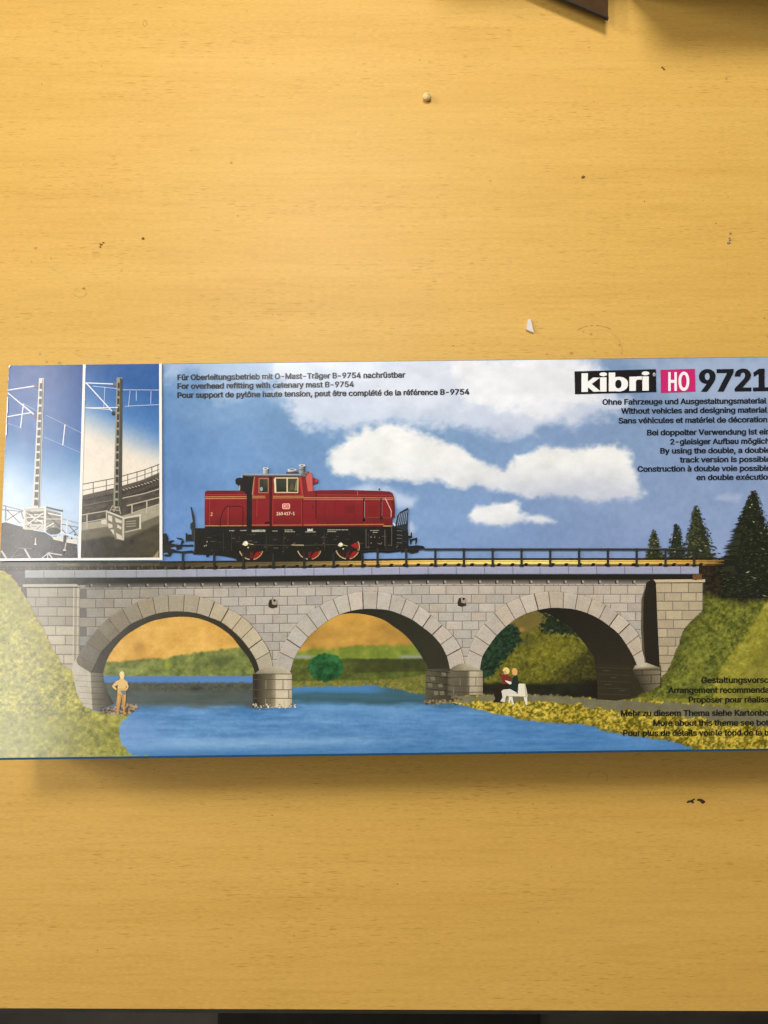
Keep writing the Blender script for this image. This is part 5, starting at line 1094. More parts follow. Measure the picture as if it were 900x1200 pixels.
em.poly([(332.2, 590.2), (339, 590.2), (340.2, 591.4), (340.2, 595.6), (339, 596.9), (332.2, 596.9), (331, 595.6), (331, 591.4)], (240, 178, 158))
emb = em.build('emblem', loco, 'pale rounded emblem on the cab')
text_part('lettering', [fit('DB', 332.2, 339.1, 595.8, 4.5)], (176, 60, 52), 21.2, emb, None, 0.02)
text_part('lettering', [fit('MaK', 360.4, 367.2, 622.6, 2.7)], (222, 216, 196), 21, loco, None, 0.04)
text_part('lettering', [fit('MANNHEIM'.replace('N', 'M').replace('E', 'O').replace('I', 'O') if 'N' not in GL or 'E' not in GL or 'I' not in GL else 'MANNHEIM', 295.4, 311.4, 623.6, 2.5)], (206, 200, 176), 21, loco, None, 0.03)
sm = Ink(21, 0.05)
for (a, b, v) in ((269, 275.6, 622.2), (281.6, 289.6, 622), (319.4, 325.4, 622.6), (334, 343.6, 621.4), (334, 346, 623.4), (358, 370, 623.6), (384, 408, 621.2), (384, 394, 623.2), (434, 444.4, 622), (437, 442.4, 624.2)):
    u = a
    while u < b:
        w = rnd.uniform(.7, 1.5); sm.rect(u, v - .6, min(b, u + w), v + .4, (176, 170, 150)); u += w + rnd.uniform(.3, .7)
for (u, v) in ((248.4, 602.8),): sm.line([(u - .8, v - 1.8), (u + .7, v - 1.5), (u + .5, v), (u - .9, v + 1.7), (u + 1, v + 1.8)], .8, (232, 160, 110))
sm.build('lettering', loco)

# ---------------------------------------------------------------- trees, people and bench in the picture
def conifer(apex, base_v, hw_l, hw_r, n, dark, mid, lite, seed, name_label, layer=9, flat=1.0, taper=1.0):
    r = random.Random(seed); k = Ink(layer, 0.25)
    ax, ay = apex; hgt = base_v - ay
    core = [(ax, ay + 1)]
    m = 22
    for i in range(1, m + 1):
        t = i / m; core.append((ax + hw_r * (t ** taper) * .78 * r.uniform(.85, 1.1), ay + t * hgt))
    for i in range(m, 0, -1):
        t = i / m; core.append((ax - hw_l * (t ** taper) * .78 * r.uniform(.85, 1.1), ay + t * hgt))
    k.poly(core, dark)
    for i in range(n):
        t = r.random() ** .7; v = ay + t * hgt
        side = r.uniform(-1, 1); w = (hw_r if side > 0 else hw_l) * (t ** taper) + 1.2
        u = ax + side * w * r.uniform(.8, 1.06)
        l = r.uniform(1.2, 3.4) * (0.6 + .5 * t); h = r.uniform(.5, 1.2)
        d = 1 if side > 0 else -1
        c = r.choice([dark, dark, mid, mid, lite if r.random() < .5 else mid])
        if r.random() < .015: c = (170, 170, 140)
        k.poly([(u - d * l * .5, v - h), (u + d * l * .9 * flat, v + r.uniform(-.6, 1.2)), (u + d * l * .1, v + h)], c, dz=.2 + .6 * i / n)
    if flat > 1:
        for i in range(46):
            t = .12 + .86 * i / 46; v = ay + t * hgt * .78; w = hw_l * (t ** taper)
            L = w * r.uniform(.9, 1.12)
            k.poly([(ax - w * .5, v - 2.2), (ax - L, v + r.uniform(-.4, 1.2)), (ax - w * .5, v + 1.6)], r.choice([dark, mid]), dz=1)
    return k.build('printed_tree', box, name_label)
conifer((765.4, 620.5), 655.5, 9.5, 13, 260, (34, 40, 24), (62, 70, 40), (122, 120, 62), 3, 'small round topped conifer behind the railing', taper=.9)
conifer((792, 613.4), 656, 11, 13, 300, (32, 38, 28), (50, 58, 42), (84, 86, 60), 4, 'middle dark conifer behind the railing', taper=.75)
conifer((814.6, 591.4), 656, 15, 27, 640, (38, 42, 28), (64, 70, 44), (104, 110, 58), 5, 'tallest conifer behind the end of the railing', taper=.85)
conifer((882, 574.6), 700, 47, 46, 1500, (26, 29, 18), (42, 48, 29), (72, 78, 44), 6, 'large dark fir at the right edge', layer=14, flat=1.5, taper=.85)

def person(parts, label):
    k = Ink(12, 0.06)
    for pts, c, dz in parts: k.poly(pts, c, dz=dz)
    return k.build('printed_person', box, label)
SK, SKD, SKL = (226, 190, 120), (190, 142, 74), (240, 214, 150)
q = lambda x, y: (80 + x / 6.43, 760 + y / 6.43)
person([
    ([q(388, 195), q(395, 176), q(410, 171), q(424, 180), q(427, 200), q(422, 222), q(410, 230), q(396, 222)], SKL, .3),
    ([q(388, 192), q(395, 174), q(412, 170), q(425, 182), q(420, 192), q(400, 190)], (238, 222, 168), .5),
    ([q(398, 222), q(420, 222), q(428, 236), q(446, 246), q(452, 268), q(458, 284), q(452, 302), q(438, 318), q(432, 310), q(444, 290), q(438, 276), q(436, 320), q(374, 320), q(376, 274), q(352, 282), q(368, 302), q(364, 314), q(340, 296), q(332, 280), q(350, 262), q(366, 244), q(388, 236)], SK, .2),
    ([q(402, 300), q(436, 300), q(438, 330), q(436, 348), q(374, 350), q(374, 300)], (214, 172, 104), .3),
    ([q(396, 316), q(438, 316), q(436, 344), q(410, 348)], (108, 128, 134), .5),
    ([q(374, 336), q(408, 346), q(402, 380), q(392, 430), q(384, 470), q(386, 494), q(364, 502), q(362, 494), q(372, 470), q(368, 440), q(366, 400), q(370, 360)], SKD, .35),
    ([q(408, 346), q(438, 340), q(438, 380), q(432, 430), q(428, 468), q(440, 488), q(440, 496), q(416, 490), q(414, 440), q(408, 400)], SKD, .35),
    ([q(378, 350), q(390, 352), q(386, 400), q(378, 420)], (216, 170, 96), .5),
    ([q(424, 350), q(434, 350), q(430, 400), q(424, 420)], (214, 168, 94), .5)], 'printed bather standing with hands on hips by the water')
q = lambda x, y: (560 + x / 6.43, 700 + y / 6.43)
bn = Ink(12, 0.05)
for pts in ([q(300, 660), q(310, 648), q(356, 650), q(366, 700), q(372, 740), q(366, 748), q(318, 744), q(300, 742)], [q(215, 726), q(300, 726), q(372, 730), q(372, 748), q(300, 748), q(222, 744)], [q(232, 740), q(258, 746), q(272, 808), q(258, 806), q(246, 770), q(240, 796), q(228, 796)], [q(342, 744), q(368, 744), q(374, 806), q(360, 812), q(350, 780)]):
    bn.poly(pts, (232, 226, 200))
bn.poly([q(348, 652), q(357, 652), q(368, 740), q(358, 744)], (188, 180, 150), dz=.3)
bn.line([q(232, 744), q(362, 748)], .7, (170, 162, 132), dz=.3)
bn.build('printed_bench', box, 'white bench on the yellow shore')
person([
    ([q(186, 552), q(194, 530), q(216, 526), q(234, 538), q(238, 560), q(226, 578), q(206, 574)], (240, 214, 126), .5),
    ([q(190, 556), q(206, 548), q(216, 566), q(212, 582), q(196, 578)], (216, 160, 110), .6),
    ([q(156, 572), q(170, 570), q(182, 586), q(206, 578), q(240, 596), q(256, 606), q(250, 628), q(224, 626), q(226, 650), q(178, 652), q(180, 610), q(164, 596)], (122, 46, 40), .4),
    ([q(178, 640), q(228, 640), q(226, 682), q(186, 700), q(176, 764), q(180, 794), q(150, 790), q(110, 788), q(132, 760), q(120, 740), q(122, 696), q(176, 676)], (40, 28, 22), .35),
    ([q(204, 624), q(248, 636), q(256, 652), q(236, 654), q(208, 634)], (236, 232, 216), .7)], 'printed figure in dark red top with pale hair')
person([
    ([q(254, 552), q(262, 534), q(284, 533), q(297, 550), q(296, 578), q(280, 590), q(262, 580)], (224, 176, 96), .8),
    ([q(256, 560), q(268, 556), q(272, 582), q(260, 582)], (226, 170, 122), .9),
    ([q(280, 584), q(298, 592), q(302, 640), q(302, 700), q(286, 714), q(250, 694), q(236, 684), q(254, 640), q(262, 604)], (32, 44, 40), .75),
    ([q(176, 706), q(192, 694), q(240, 690), q(290, 712), q(290, 726), q(222, 728), q(206, 760), q(204, 790), q(168, 782), q(186, 752)], (222, 216, 204), .7)], 'printed figure in dark green jacket sitting on the white bench')

# ---------------------------------------------------------------- the two small pictures at the left
def inset_sheet(name, poly, paint, layer, parent, label=None):
    us_ = [p[0] for p in poly]; vs_ = [p[1] for p in poly]
    v_, u_ = np.meshgrid(np.arange(min(vs_) - 1, max(vs_) + 2, 1.0), np.arange(min(us_) - 1, max(us_) + 2, 1.0), indexing='ij')
    Cc = paint(u_, v_)
    keep_ = sdf(centre(u_), centre(v_), poly) < 0.4
    return sheet(name, u_, v_, Cc, keep_, layer, parent, 0.10, label)
fw = Ink(15, 0.03)
fw.poly([(-40, 426), (190.2, 425.4), (191, 656.6), (-40, 657.8)], (240, 236, 226))
frame = fw.build('inset_frame', box, 'white frame round the two small pictures')
fb = Ink(22, 0.03)
fb.poly([(98.1, 427.4), (101.3, 427.4), (95.5, 655.4), (92.3, 655.4)], (236, 233, 226))
fb.poly([(187.1, 426.4), (190.2, 426.3), (191.0, 656.6), (187.6, 655)], (236, 233, 226))
fb.poly([(-30, 655.0), (188, 653.6), (191, 656.4), (-30, 657.8)], (236, 233, 226), dz=.3)
fb.build('frame_bar', frame)
def p1(u, v):
    t = np.clip((v - 430) / 165, 0, 1)
    c = mix((8, 66, 134), (24, 90, 156), np.clip(t * 2, 0, 1))
    c = over(c, sstep(.45, 1.0, t), (176, 200, 226))
    c = over(c, sstep(.35, .95, t) * sstep(48, 10, u) * .7, (206, 218, 234))
    return c + (fbm(u, v, 14, 10, 101) - .5)[..., None] * 16
inset_sheet('small_picture', [(2, 428.6), (98.2, 427.8), (92.6, 654.4), (-30, 655.4), (-30, 428.6)], p1, 16, frame, 'blue small picture of a lattice mast')
def p2(u, v):
    t = np.clip((v - 430 - (u - 101) * .35) / 62, 0, 1)
    c = mix((26, 84, 150), (84, 132, 188), np.clip(t * 1.1, 0, 1))
    c = over(c, sstep(.45, 1.25, (v - 430 - (u - 101) * .45) / 70), (226, 216, 200))
    c = over(c, sstep(520, 560, v) * .8, (232, 222, 204))
    gnd = v - np.interp(u, [95, 134, 150, 190], [583, 575, 570, 553])
    c = over(c, sstep(-.8, .8, gnd), mix((44, 38, 30), (92, 82, 68), np.clip(fbm(u, v + (u - 140) * .25, 7, 3, 103) * 1.6 - .3, 0, 1)))
    # the concrete of the small bridge, seen from above
    w = v - np.interp(u, [95, 128, 160, 190], [614, 609, 600, 590])
    c = over(c, sstep(-.8, .8, w), mix((148, 140, 120), (170, 162, 140), fbm(u, v, 6, 6, 104)))
    w2 = v - np.interp(u, [95, 128, 165, 190], [622, 617, 613, 603])
    c = over(c, sstep(-.8, .8, w2), mix((96, 88, 70), (112, 104, 84), fbm(u, v, 8, 4, 105)))
    w3 = v - np.interp(u, [95, 128, 150, 190], [634, 628, 630, 612])
    c = over(c, sstep(-2, 3, w3), mix((46, 42, 32), (74, 66, 46), np.clip((u - 125) / 60 + (fbm(u, v, 20, 6, 106) - .5), 0, 1)))
    return c + (fbm(u, v, 3, 3, 107, 2) - .5)[..., None] * 10
inset_sheet('small_picture', [(101.4, 427.8), (187.4, 426.6), (187.8, 653.4), (95.4, 654.4)], p2, 16, frame, 'greyish small picture of a mast above a curved track')

def mast(k, t0, t1, b0, b1, vt, vb, n, side, light, dark, gap):
    """lattice mast: light ladder with dark openings"""
    def X(f, v): s = (v - vt) / (vb - vt); return (t0 * (1 - f) + t1 * f) * (1 - s) + (b0 * (1 - f) + b1 * f) * s
    k.poly([(X(0, vt), vt), (X(1, vt), vt), (X(1, vb), vb), (X(0, vb), vb)], light)
    k.poly([(X(side, vt + 1), vt + 1), (X(.9, vt + 1), vt + 1), (X(.9, vb), vb), (X(side, vb), vb)], dark, dz=.2)
    stp = (vb - vt - 6) / n
    for i in range(n):
        v = vt + 6 + stp * i; h = stp * gap
        k.poly([(X(.2, v), v), (X(side - .04, v), v), (X(side - .04, v + h), v + h), (X(.2, v + h), v + h)], (34, 33, 32), dz=.3)
m1 = Ink(19, 0.06)
mast(m1, 46.6, 52.4, 38.8, 48.2, 443.6, 595, 16, .72, (200, 197, 188), (74, 74, 72), .74)
for pts, w in (([(9.6, 457.8), (41, 453)], 1.3), ([(10, 461), (40.5, 486)], 1.4), ([(8, 489), (37.5, 484)], 1.2), ([(28.4, 474), (25, 501.4)], 1.2), ([(77, 498), (74.4, 522)], 1.2)): m1.line(pts, w, (228, 230, 232), dz=.5)
for pts in ([(55, 487), (96.6, 508)], [(52.6, 512.6), (95.6, 531)], [(27, 473), (44, 482)], [(10, 496.6), (27, 502.6)]): m1.line(pts, .5, (150, 172, 202), dz=.4)
m1.disc(43.4, 452.8, 2.6, 1.9, (84, 76, 68), n=10, dz=.7); m1.disc(42, 487.6, 2.4, 2.3, (96, 62, 44), n=10, dz=.7)
m1.build('lattice_mast', frame, 'pale mast in the blue small picture')
q = lambda x, y: (x / 8.18, 540 + y / 8.18)
g = Ink(17, 0.30)
g.poly([q(10, 600), q(60, 590), q(200, 630), q(260, 640), q(330, 670), q(440, 690), q(520, 740), q(745, 800), q(752, 936), q(0, 940), q(6, 760)], (52, 50, 52))
for k in range(160):
    u, v = q(rnd.uniform(20, 740), rnd.uniform(700, 930)); s = rnd.uniform(.4, 1.4)
    g.poly([(u - s, v), (u, v - s), (u + s, v + s * .4), (u, v + s)], rnd.choice([(40, 38, 40), (84, 82, 86), (66, 62, 62), (36, 34, 36)]), dz=.2)
WH = (222, 218, 208); GRY = (104, 98, 90)
for pts in ([q(36, 430), q(230, 480)], [q(30, 470), q(230, 490)]): g.line(pts, 1.0, (120, 114, 108), dz=1)
for a, b, w, c in ((q(62, 430), q(60, 590), 1.5, (130, 124, 116)), (q(70, 470), q(200, 600), 1.1, GRY), (q(200, 490), q(75, 570), 1.1, GRY), (q(30, 580), q(235, 612), 1.4, WH), (q(235, 460), q(235, 650), 2.2, WH), (q(210, 490), q(235, 560), 1, GRY)): g.line([a, b], w, c, dz=.9)
g.poly([q(80, 480), q(200, 492), q(220, 590), q(80, 572)], (220, 222, 226), dz=.5)
g.poly([q(245, 452), q(450, 440), q(446, 672), q(240, 660)], (196, 190, 178), dz=.6)
g.poly([q(262, 490), q(430, 484), q(430, 610), q(330, 610), q(280, 580), q(258, 520)], (112, 104, 94), dz=.7)
for a, b in ((q(265, 500), q(420, 600)), (q(425, 500), q(280, 600)), (q(270, 545), q(430, 540)), (q(310, 520), q(420, 515)), (q(330, 580), q(425, 572))): g.line([a, b], 1.2, (222, 216, 202), dz=1)
g.poly([q(240, 450), q(610, 470), q(610, 490), q(440, 462), q(240, 470)], (150, 146, 138), dz=1.1)
g.line([q(245, 458), q(450, 446)], 1.2, WH, dz=1.2); g.line([q(450, 446), q(608, 486)], 2.0, (58, 56, 56), dz=1.3); g.line([q(440, 440), q(436, 680)], 2.0, WH, dz=1.3)
g.poly([q(452, 470), q(596, 510), q(590, 660), q(448, 650)], (120, 116, 108), dz=.8)
for a, b, w, c in ((q(455, 505), q(580, 640), 1.4, (70, 66, 62)), (q(470, 505), q(595, 530), 1.4, WH), (q(452, 560), q(590, 560), 1.0, (196, 190, 178)), (q(450, 640), q(520, 600), 1.3, WH), (q(598, 490), q(594, 700), 1.6, WH), (q(450, 660), q(590, 690), 1.3, WH)): g.line([a, b], w, c, dz=1.2)
g.disc(*q(520, 676), 8.6, 4.0, (46, 42, 40), dz=1.25)
for a, b, w, c in ((q(608, 560), q(756, 600), 1.3, (160, 154, 146)), (q(600, 610), q(756, 640), .9, GRY), (q(652, 570), q(640, 710), 1.6, WH), (q(600, 690), q(756, 740), 1.5, WH), (q(668, 620), q(752, 720), 1.1, GRY), (q(752, 650), q(670, 700), .9, GRY), (q(600, 660), q(640, 700), 1, GRY), (q(348, 740), q(346, 800), 1, WH), (q(640, 780), q(626, 856), 1, (200, 196, 186)), (q(336, 800), q(356, 802), 1.2, WH), (q(612, 856), q(638, 858), 1.4, WH)): g.line([a, b], w, c, dz=1.2)
g.poly([q(505, 736), q(560, 724), q(620, 740), q(700, 760), q(750, 745), q(748, 802), q(640, 784), q(520, 756)], (212, 206, 192), dz=1)
g.poly([q(616, 716), q(646, 716), q(640, 790), q(612, 784)], (44, 42, 42), dz=1.3)
for a, b, w in ((q(22, 864), q(70, 938), 2), (q(244, 846), q(296, 938), 2), (q(190, 836), q(310, 846), 1), (q(190, 840), q(110, 936), .7), (q(410, 934), q(470, 884), 1.2), (q(470, 884), q(600, 904), 1.3), (q(466, 890), q(462, 934), 1.1), (q(474, 890), q(510, 936), 1.4), (q(120, 920), q(230, 900), .6)): g.line([a, b], w, (196, 194, 188) if w > 1 else (120, 118, 120), dz=1.2)
for k in range(44):
    x, y = rnd.uniform(255, 440), rnd.uniform(480, 650); x2, y2 = x + rnd.uniform(-50, 50), y + rnd.uniform(-30, 30)
    g.line([q(x, y), q(min(max(x2, 250), 442), y2)], rnd.uniform(.4, .8), rnd.choice([(70, 64, 58), (236, 232, 222), (140, 132, 120), (52, 48, 44)]), dz=1.15)
for k in range(30):
    x, y = rnd.uniform(456, 590), rnd.uniform(505, 655); g.line([q(x, y), q(min(592, x + rnd.uniform(-30, 40)), y + rnd.uniform(-20, 20))], rnd.uniform(.4, .8), rnd.choice([(60, 56, 52), (222, 218, 208), (90, 84, 78)]), dz=1.15)
g.build('girder_bridge', frame, 'white girders below the mast in the blue small picture')
q = lambda x, y: (90 + x / 8.18, 540 + y / 8.18)
r2 = Ink(17, 0.16)
for pts, w, c in (([q(58, 228), q(365, 170), q(640, 94), q(798, 36)], 1.0, (92, 84, 72)), ([q(58, 288), q(365, 226), q(640, 140), q(798, 84)], .8, (110, 102, 90)), ([q(60, 345), q(360, 275), q(660, 190), q(798, 130)], 2.6, (84, 76, 64)), ([q(60, 380), q(360, 320), q(700, 225), q(798, 170)], 1.6, (36, 30, 24)), ([q(60, 440), q(350, 385), q(640, 300), q(798, 240)], 1.6, (38, 32, 26))): r2.line(pts, w, c)
for x, a, b in ((163, 205, 310), (288, 182, 285), (493, 130, 230), (582, 105, 205), (658, 84, 175), (724, 58, 150), (782, 36, 130)): r2.line([q(x, a), q(x, b)], .9, (88, 80, 70), dz=.2)
for k in range(26):
    t = k / 25; x = 62 + 735 * t
    y1 = np.interp(x, [60, 360, 700, 798], [362, 300, 205, 160]); y2 = np.interp(x, [60, 360, 640, 798], [428, 372, 312, 262])
    cc = (178, 168, 146) if x > 430 else (104, 96, 82)
    r2.line([q(x, y1), q(x + 20, y1 + 8)], .9, cc, dz=.5); r2.line([q(x, y2 + 8), q(x + 26, y2)], 1.2, cc, dz=.5)
    r2.line([q(x + 4, y1 + 14), q(x + 14, y2 - 12)], .8, (60, 52, 42), dz=.4)
RLC = (186, 176, 152)
for pts, w in (([q(50, 522), q(300, 480)], 1.2), ([q(50, 600), q(280, 555)], .9), ([q(485, 432), q(798, 352)], 1.2), ([q(540, 500), q(798, 415)], 1.0), ([q(450, 560), q(620, 520)], .8)): r2.line(pts, w, RLC, dz=.6)
for x, a, b in ((104, 520, 650), (290, 485, 560), (534, 425, 505), (676, 390, 505)): r2.line([q(x, a), q(x, b)], 1.5, RLC, dz=.6)
r2.poly([q(240, 570), q(290, 560), q(292, 612), q(240, 606)], (206, 198, 178), dz=.7)
r2.poly([q(300, 490), q(330, 490), q(465, 545), q(462, 690), q(448, 768), q(380, 755), q(320, 660), q(300, 600)], (120, 112, 94), dz=.8)
for pts in ([q(305, 520), q(345, 535), q(345, 590), q(308, 570)], [q(305, 600), q(345, 610), q(350, 640), q(310, 650)], [q(370, 545), q(436, 575), q(436, 600), q(380, 590)], [q(395, 610), q(436, 640), q(430, 660), q(390, 640)], [q(325, 660), q(360, 660), q(366, 715)], [q(380, 690), q(436, 720), q(440, 760), q(390, 745)]): r2.poly(pts, (204, 196, 176), dz=1)
r2.line([q(300, 490), q(460, 552), q(620, 520)], 1.8, (206, 198, 178), dz=1.2); r2.line([q(452, 548), q(450, 760)], 2.2, (196, 188, 166), dz=1.2)
r2.poly([q(466, 556), q(600, 540), q(626, 530), q(622, 650), q(470, 690)], (92, 84, 70), dz=.8)
for v in (585, 608, 632): r2.line([q(480, v), q(570, v - 8)], 1.2, (150, 142, 122), dz=1)
r2.line([q(470, 685), q(622, 650)], 1.6, (176, 168, 146), dz=1.1); r2.line([q(614, 532), q(612, 650)], 2.2, (206, 198, 178), dz=1.1)
r2.disc(*q(534, 780), 2.3, 3.4, (40, 34, 26), n=14, dz=1); r2.poly([q(730, 932), q(786, 860), q(786, 934)], (150, 134, 100), dz=.6)
r2.build('curved_track', frame, 'railing and track below the mast in the greyish small picture')
m2 = Ink(19, 0.08)
mast(m2, 137.4, 144, 133.4, 143.6, 443, 596, 16, .58, (146, 140, 116), (50, 47, 36), .74)
m2.poly([(141.2, 445), (144.2, 445), (143.6, 600), (139.6, 600)], (62, 58, 44), dz=.15)
for a, b in ((q(350, 430), q(320, 490)), (q(410, 440), q(425, 510)), (q(380, 440), q(360, 490)), (q(340, 470), q(420, 480))): m2.line([a, b], 1, (170, 162, 140), dz=.6)
for pts, w in (([(100.6, 449.2), (133.4, 450.6)], 1.2), ([(102, 449.6), (131.6, 482)], 1.3), ([(100.6, 478.4), (139, 478)], .9), ([(100.6, 478.4), (131, 480.4)], .8)): m2.line(pts, w, (232, 232, 230), dz=.5)
for pts in ([(110, 453), (138, 456)], [(123.6, 454), (122.4, 478)], [(144.6, 457.4), (187.4, 457.6)], [(147, 476.6), (187.4, 474.6)], [(153, 459), (151.2, 477)], [(177.6, 459), (177.2, 474)], [(160.4, 459), (160.4, 470)]): m2.line(pts, .6, (196, 212, 232), dz=.5)
m2.disc(135.2, 450.6, 2.2, 2, (112, 104, 98), n=10, dz=.7); m2.disc(133.8, 485, 2.3, 2.6, (36, 34, 32), n=10, dz=.7)
m2.build('lattice_mast', frame, 'dark mast in the greyish small picture')

# worn white corners of the lid
sc = Ink(26, 0.2)
for pts in ([(10.6, 431), (12, 428.2), (14, 428.2), (12.2, 432)], [(9.2, 466), (10.8, 466), (10.4, 484), (8.6, 487)], [(8.8, 486), (9.8, 486), (9, 500), (8, 500)], [(7.6, 496), (9.6, 498), (9.2, 511), (6.6, 510)], [(10, 436), (11, 436), (10.6, 446)]):
    sc.poly(pts, (226, 228, 232))
for k in range(26):
    v = rnd.uniform(430, 640); u = 10.6 - (v - 428) * .048 + rnd.uniform(.2, 1)
    sc.poly([(u, v), (u + rnd.uniform(.5, 1.1), v + .3), (u + .3, v + rnd.uniform(1.5, 5))], (206, 212, 222))
for k in range(18):
    u = rnd.uniform(12, 880); v = 428.2 + SL * (u - 12) + rnd.uniform(-.2, .4)
    sc.poly([(u, v), (u + rnd.uniform(1, 4), v), (u + 1, v + .7)], (226, 226, 224))
tag(sc.build('worn_edge', box), kind='stuff')

# ---------------------------------------------------------------- things and marks on the desk
def on_desk(u, v, z=0.0): return ray(u, v, z)
CRUMB = make_plain('pale_crumb', (0.62, 0.45, 0.20), (0.74, 0.58, 0.30), 900, 0.8, 0.2)
MIDC = make_plain('brown_crumb', (0.16, 0.085, 0.025), (0.26, 0.14, 0.045), 1500, 0.8, 0.2)
CHIP = make_plain('white_card', (0.62, 0.58, 0.54), (0.72, 0.68, 0.64), 600, 0.7, 0.3)
DARKC = make_plain('dark_crumb', (0.03, 0.016, 0.006), (0.07, 0.035, 0.012), 1500, 0.8, 0.2)
GREYC = make_plain('grey_lint', (0.26, 0.18, 0.12), (0.40, 0.30, 0.22), 1500, 0.9, 0.2)
STAIN = make_plain('dried_stain', (0.40, 0.225, 0.055), (0.50, 0.29, 0.075), 900, 0.6, 0.3)
def lump(name, u, v, rx, ry, rz, mat, seed, rotz=0.0, jit=.22):
    r = random.Random(seed); bm = bmesh.new(); bmesh.ops.create_icosphere(bm, subdivisions=3, radius=1)
    x, y = on_desk(u, v)
    offs = [Vector((r.uniform(-1, 1), r.uniform(-1, 1), r.uniform(-1, 1))).normalized() for _ in range(9)]
    for w in bm.verts:
        k = 1 + sum(jit * max(0, w.co.normalized().dot(o)) ** 3 * s for o, s in zip(offs, (1, -1, .7, -.6, .5, -.8, .6, -.4, .8)))
        w.co = Vector((w.co.x * k * rx, w.co.y * k * ry, max(-rz * .98, w.co.z * k * rz)))
    o = bm_obj(name, bm, mat, None, True); o.location = (x, y, rz); o.rotation_euler = (0, 0, rotz)
    return o
tag(lump('crumb', 499.5, 115.5, .0026, .0023, .0018, CRUMB, 2), 'pale round crumb lying alone on the upper part of the desk', 'crumb')
bm = bmesh.new()
add_prism(bm, [on_desk(618.6, 375.2), on_desk(621.6, 375), on_desk(624.8, 390.8), on_desk(616, 387)], 0.0, 0.0011)
for w in bm.verts:
    if w.co.y < on_desk(620, 386)[1]: w.co.z += .0006
tag(bm_obj('paper_chip', bm, CHIP), 'small white triangular chip of card just above the box', 'paper chip')
def group_lumps(name, spots, mat, label, cat, seed):
    r = random.Random(seed); bm = bmesh.new()
    for (u, v, s, st) in spots:
        x, y = on_desk(u, v); q_ = bmesh.ops.create_icosphere(bm, subdivisions=2, radius=1)
        a = r.uniform(-.5, .5)
        for w in q_['verts']:
            X, Y = w.co.x * s * st, w.co.y * s
            w.co = Vector((x + X * math.cos(a) - Y * math.sin(a), y + X * math.sin(a) + Y * math.cos(a), s * .5 * (1 + max(-.98, w.co.z))))
    return tag(bm_obj(name, bm, mat, None, True), label, cat)
group_lumps('crumb', [(821.5, 938, .0008, 2.2), (823.5, 939.6, .0008, 1.4), (818.6, 937, .0005, 2)], DARKC, 'larger dark crumb lying on the desk below the box', 'crumb', 1)
group_lumps('crumb', [(806.5, 939.4, .0005, 2.2), (810, 938.6, .0006, 2), (813, 936.6, .0004, 1.4), (811.4, 940, .0005, 1.4)], DARKC, 'crooked thin dark crumb left of the larger dark one', 'crumb', 2)
group_lumps('lint', [(855.6, 273.6, .0006, 1.3), (854.6, 279, .0005, 1.1), (853.6, 284.6, .0008, 1.2), (855.4, 281.4, .0006, 1.2)], GREYC, 'grey brown bit of lint near the right edge of the desk', 'lint', 3)
group_lumps('crumb', [(117.4, 289.4, .0005, 1.2), (118.4, 286.6, .0005, 2), (121, 284.6, .0004, 2)], MIDC, 'curved dark crumb on the left part of the desk above the box', 'crumb', 4)
group_lumps('crumb', [(167.6, 279.6, .0007, 1.2)], MIDC, 'round dark speck right of the curved dark crumb', 'crumb', 5)
group_lumps('crumb', [(683, 207.6, .0008, 1.3)], MIDC, 'round dark speck on the middle of the desk between two crumbs', 'crumb', 6)
group_lumps('crumb', [(776, 79.4, .0005, 1.6), (778, 81.4, .0005, 1.4)], MIDC, 'dark speck near the carton corner at the top', 'crumb', 7)
# faint dirt no one would count
r = random.Random(9); bm = bmesh.new()
for k in range(80):
    u = r.uniform(0, 900); v = r.choice([r.uniform(0, 415), r.uniform(0, 415), r.uniform(900, 1175)])
    x, y = on_desk(u, v); s = r.uniform(.00012, .00030)
    q_ = bmesh.ops.create_icosphere(bm, subdivisions=1, radius=s)
    for w in q_['verts']: w.co = Vector((w.co.x * r.uniform(1, 1.8) + x, w.co.y + y, max(0, w.co.z) * .6 + .00002))
tag(bm_obj('dust', bm, make_plain('dust_specks', (0.10, 0.05, 0.015), (0.22, 0.12, 0.04), 700, .8, .2)), kind='stuff')
# dried stains in the laminate
def blotch(pts, z=.00004):
    vs_ = [st.verts.new((*on_desk(u, v), z)) for u, v in pts]; f = st.faces.new(vs_)
    f.normal_update()
    if f.normal.z < 0: f.normal_flip()
def done():
    global st
    bm_obj('stain', st, STAIN, desk); st = bmesh.new()
st = bmesh.new()
def arcst(cx, cy, rx, ry, a0, a1, w, n=16):
    for i in range(n):
        if r.random() < .12: continue
        a, b = R(a0 + (a1 - a0) * i / n), R(a0 + (a1 - a0) * (i + 1) / n); ww = w * r.uniform(.4, 1.2)
        blotch([(cx + (rx - ww) * math.cos(a), cy + (ry - ww) * math.sin(a)), (cx + (rx + ww) * math.cos(a), cy + (ry + ww) * math.sin(a)), (cx + (rx + ww) * math.cos(b), cy + (ry + ww) * math.sin(b)), (cx + (rx - ww) * math.cos(b), cy + (ry - ww) * math.sin(b))])
    done()
def spot(u, v, s):
    n = 9; blotch([(u + s * r.uniform(.7, 1.3) * math.cos(6.283 * i / n), v + s * .8 * r.uniform(.7, 1.3) * math.sin(6.283 * i / n)) for i in range(n)])
    done()
arcst(697, 391, 22, 9.5, 200, 330, .8); arcst(716, 420, 14, 28, 275, 345, .35)
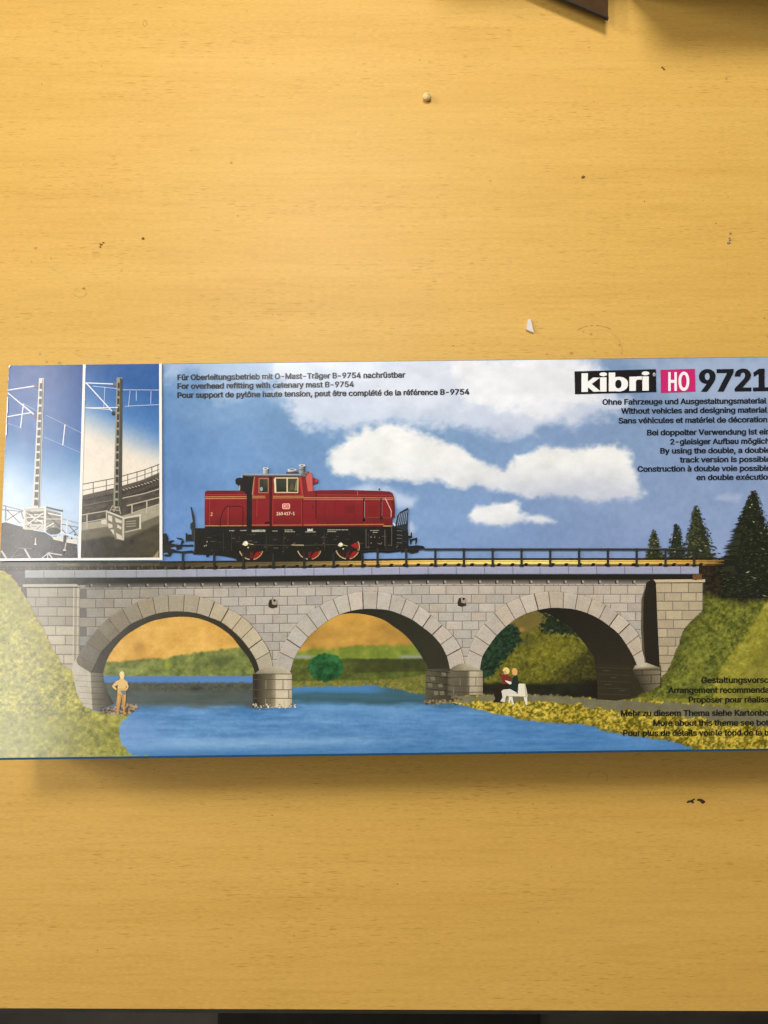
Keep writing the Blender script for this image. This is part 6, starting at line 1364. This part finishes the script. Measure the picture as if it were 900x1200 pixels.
for u, v, s in ((670, 414, 2.4), (641, 415, 1.3), (697, 412, 1), (726, 404.4, 1.6), (728.6, 414, 1.2), (693, 391.4, 1.6), (683.6, 389, 1.2), (60, 303, 1.6), (37, 307, 1.2), (42, 291, 2), (98.6, 337.6, 1.8), (271, 191, 2), (279, 253, 1.4), (690, 55.6, 1.4), (851, 92.6, 1.6), (55, 424, 1.6), (70, 425.4, 2.2), (47, 415, 1.6), (16, 293, 1)): spot(u, v, s)
arcst(94, 343, 7.5, 5.5, 0, 360, .45); arcst(170, 27.6, 2.4, 3.6, 0, 360, .5, 10)
arcst(700, 912, 12, 8, 180, 390, .35)

# brown carton whose corner reaches in at the top right
CZ = 0.009
def carton_pt(u, v): return ray(u, v, CZ)
carton = empty('carton', (*ray(760, -90, 0), 0))
tag(carton, 'dark brown board carton with black rim reaching in at the upper right', 'carton')
cx0, cy0 = carton.location[0], carton.location[1]
def rel(pts): return [(x - cx0, y - cy0) for x, y in pts]
FLAP = [carton_pt(712.5, 21.5), carton_pt(713.5, -60), carton_pt(520, -60)]
bm = bmesh.new(); add_prism(bm, rel(FLAP), CZ - .0015, CZ)
bm_obj('carton_flap', bm, BROWN, carton)
bm = bmesh.new(); add_prism(bm, rel([carton_pt(712.9, 22.3), carton_pt(712.9, 20.4), carton_pt(524, -60), carton_pt(520, -60)]), CZ - .0016, CZ + .0005)
bm_obj('carton_rim', bm, BLACK, carton)
bx0, by0 = ray(738, -2, 0); bx1 = ray(1300, -2, 0)[0]
bm = bmesh.new(); add_box(bm, bx0 - cx0, bx1 - cx0, by0 - cy0, by0 - cy0 + .06, 0, .095, .002, 2)
add_box(bm, ray(500, -70, 0)[0] - cx0, bx0 + .01 - cx0, ray(0, -62, 0)[1] - cy0, by0 - cy0 + .059, 0, .093, .002, 2)
bm_obj('carton_body', bm, BROWN, carton)

# what shows below the front edge of the desk
MAT = make_plain('black_rubber', (0.006, 0.006, 0.005), (0.012, 0.012, 0.010), 30, 0.7, .3)
fm = bmesh.new(); a = ray(255, 1190, -.75); b = ray(632, 1190, -.75)
add_box(fm, a[0], b[0], a[1] - .7, a[1] + .25, -.7598, -.748, .004, 2)
tag(bm_obj('floor_mat', fm, MAT), 'black mat on the floor below the front edge of the desk', 'mat')
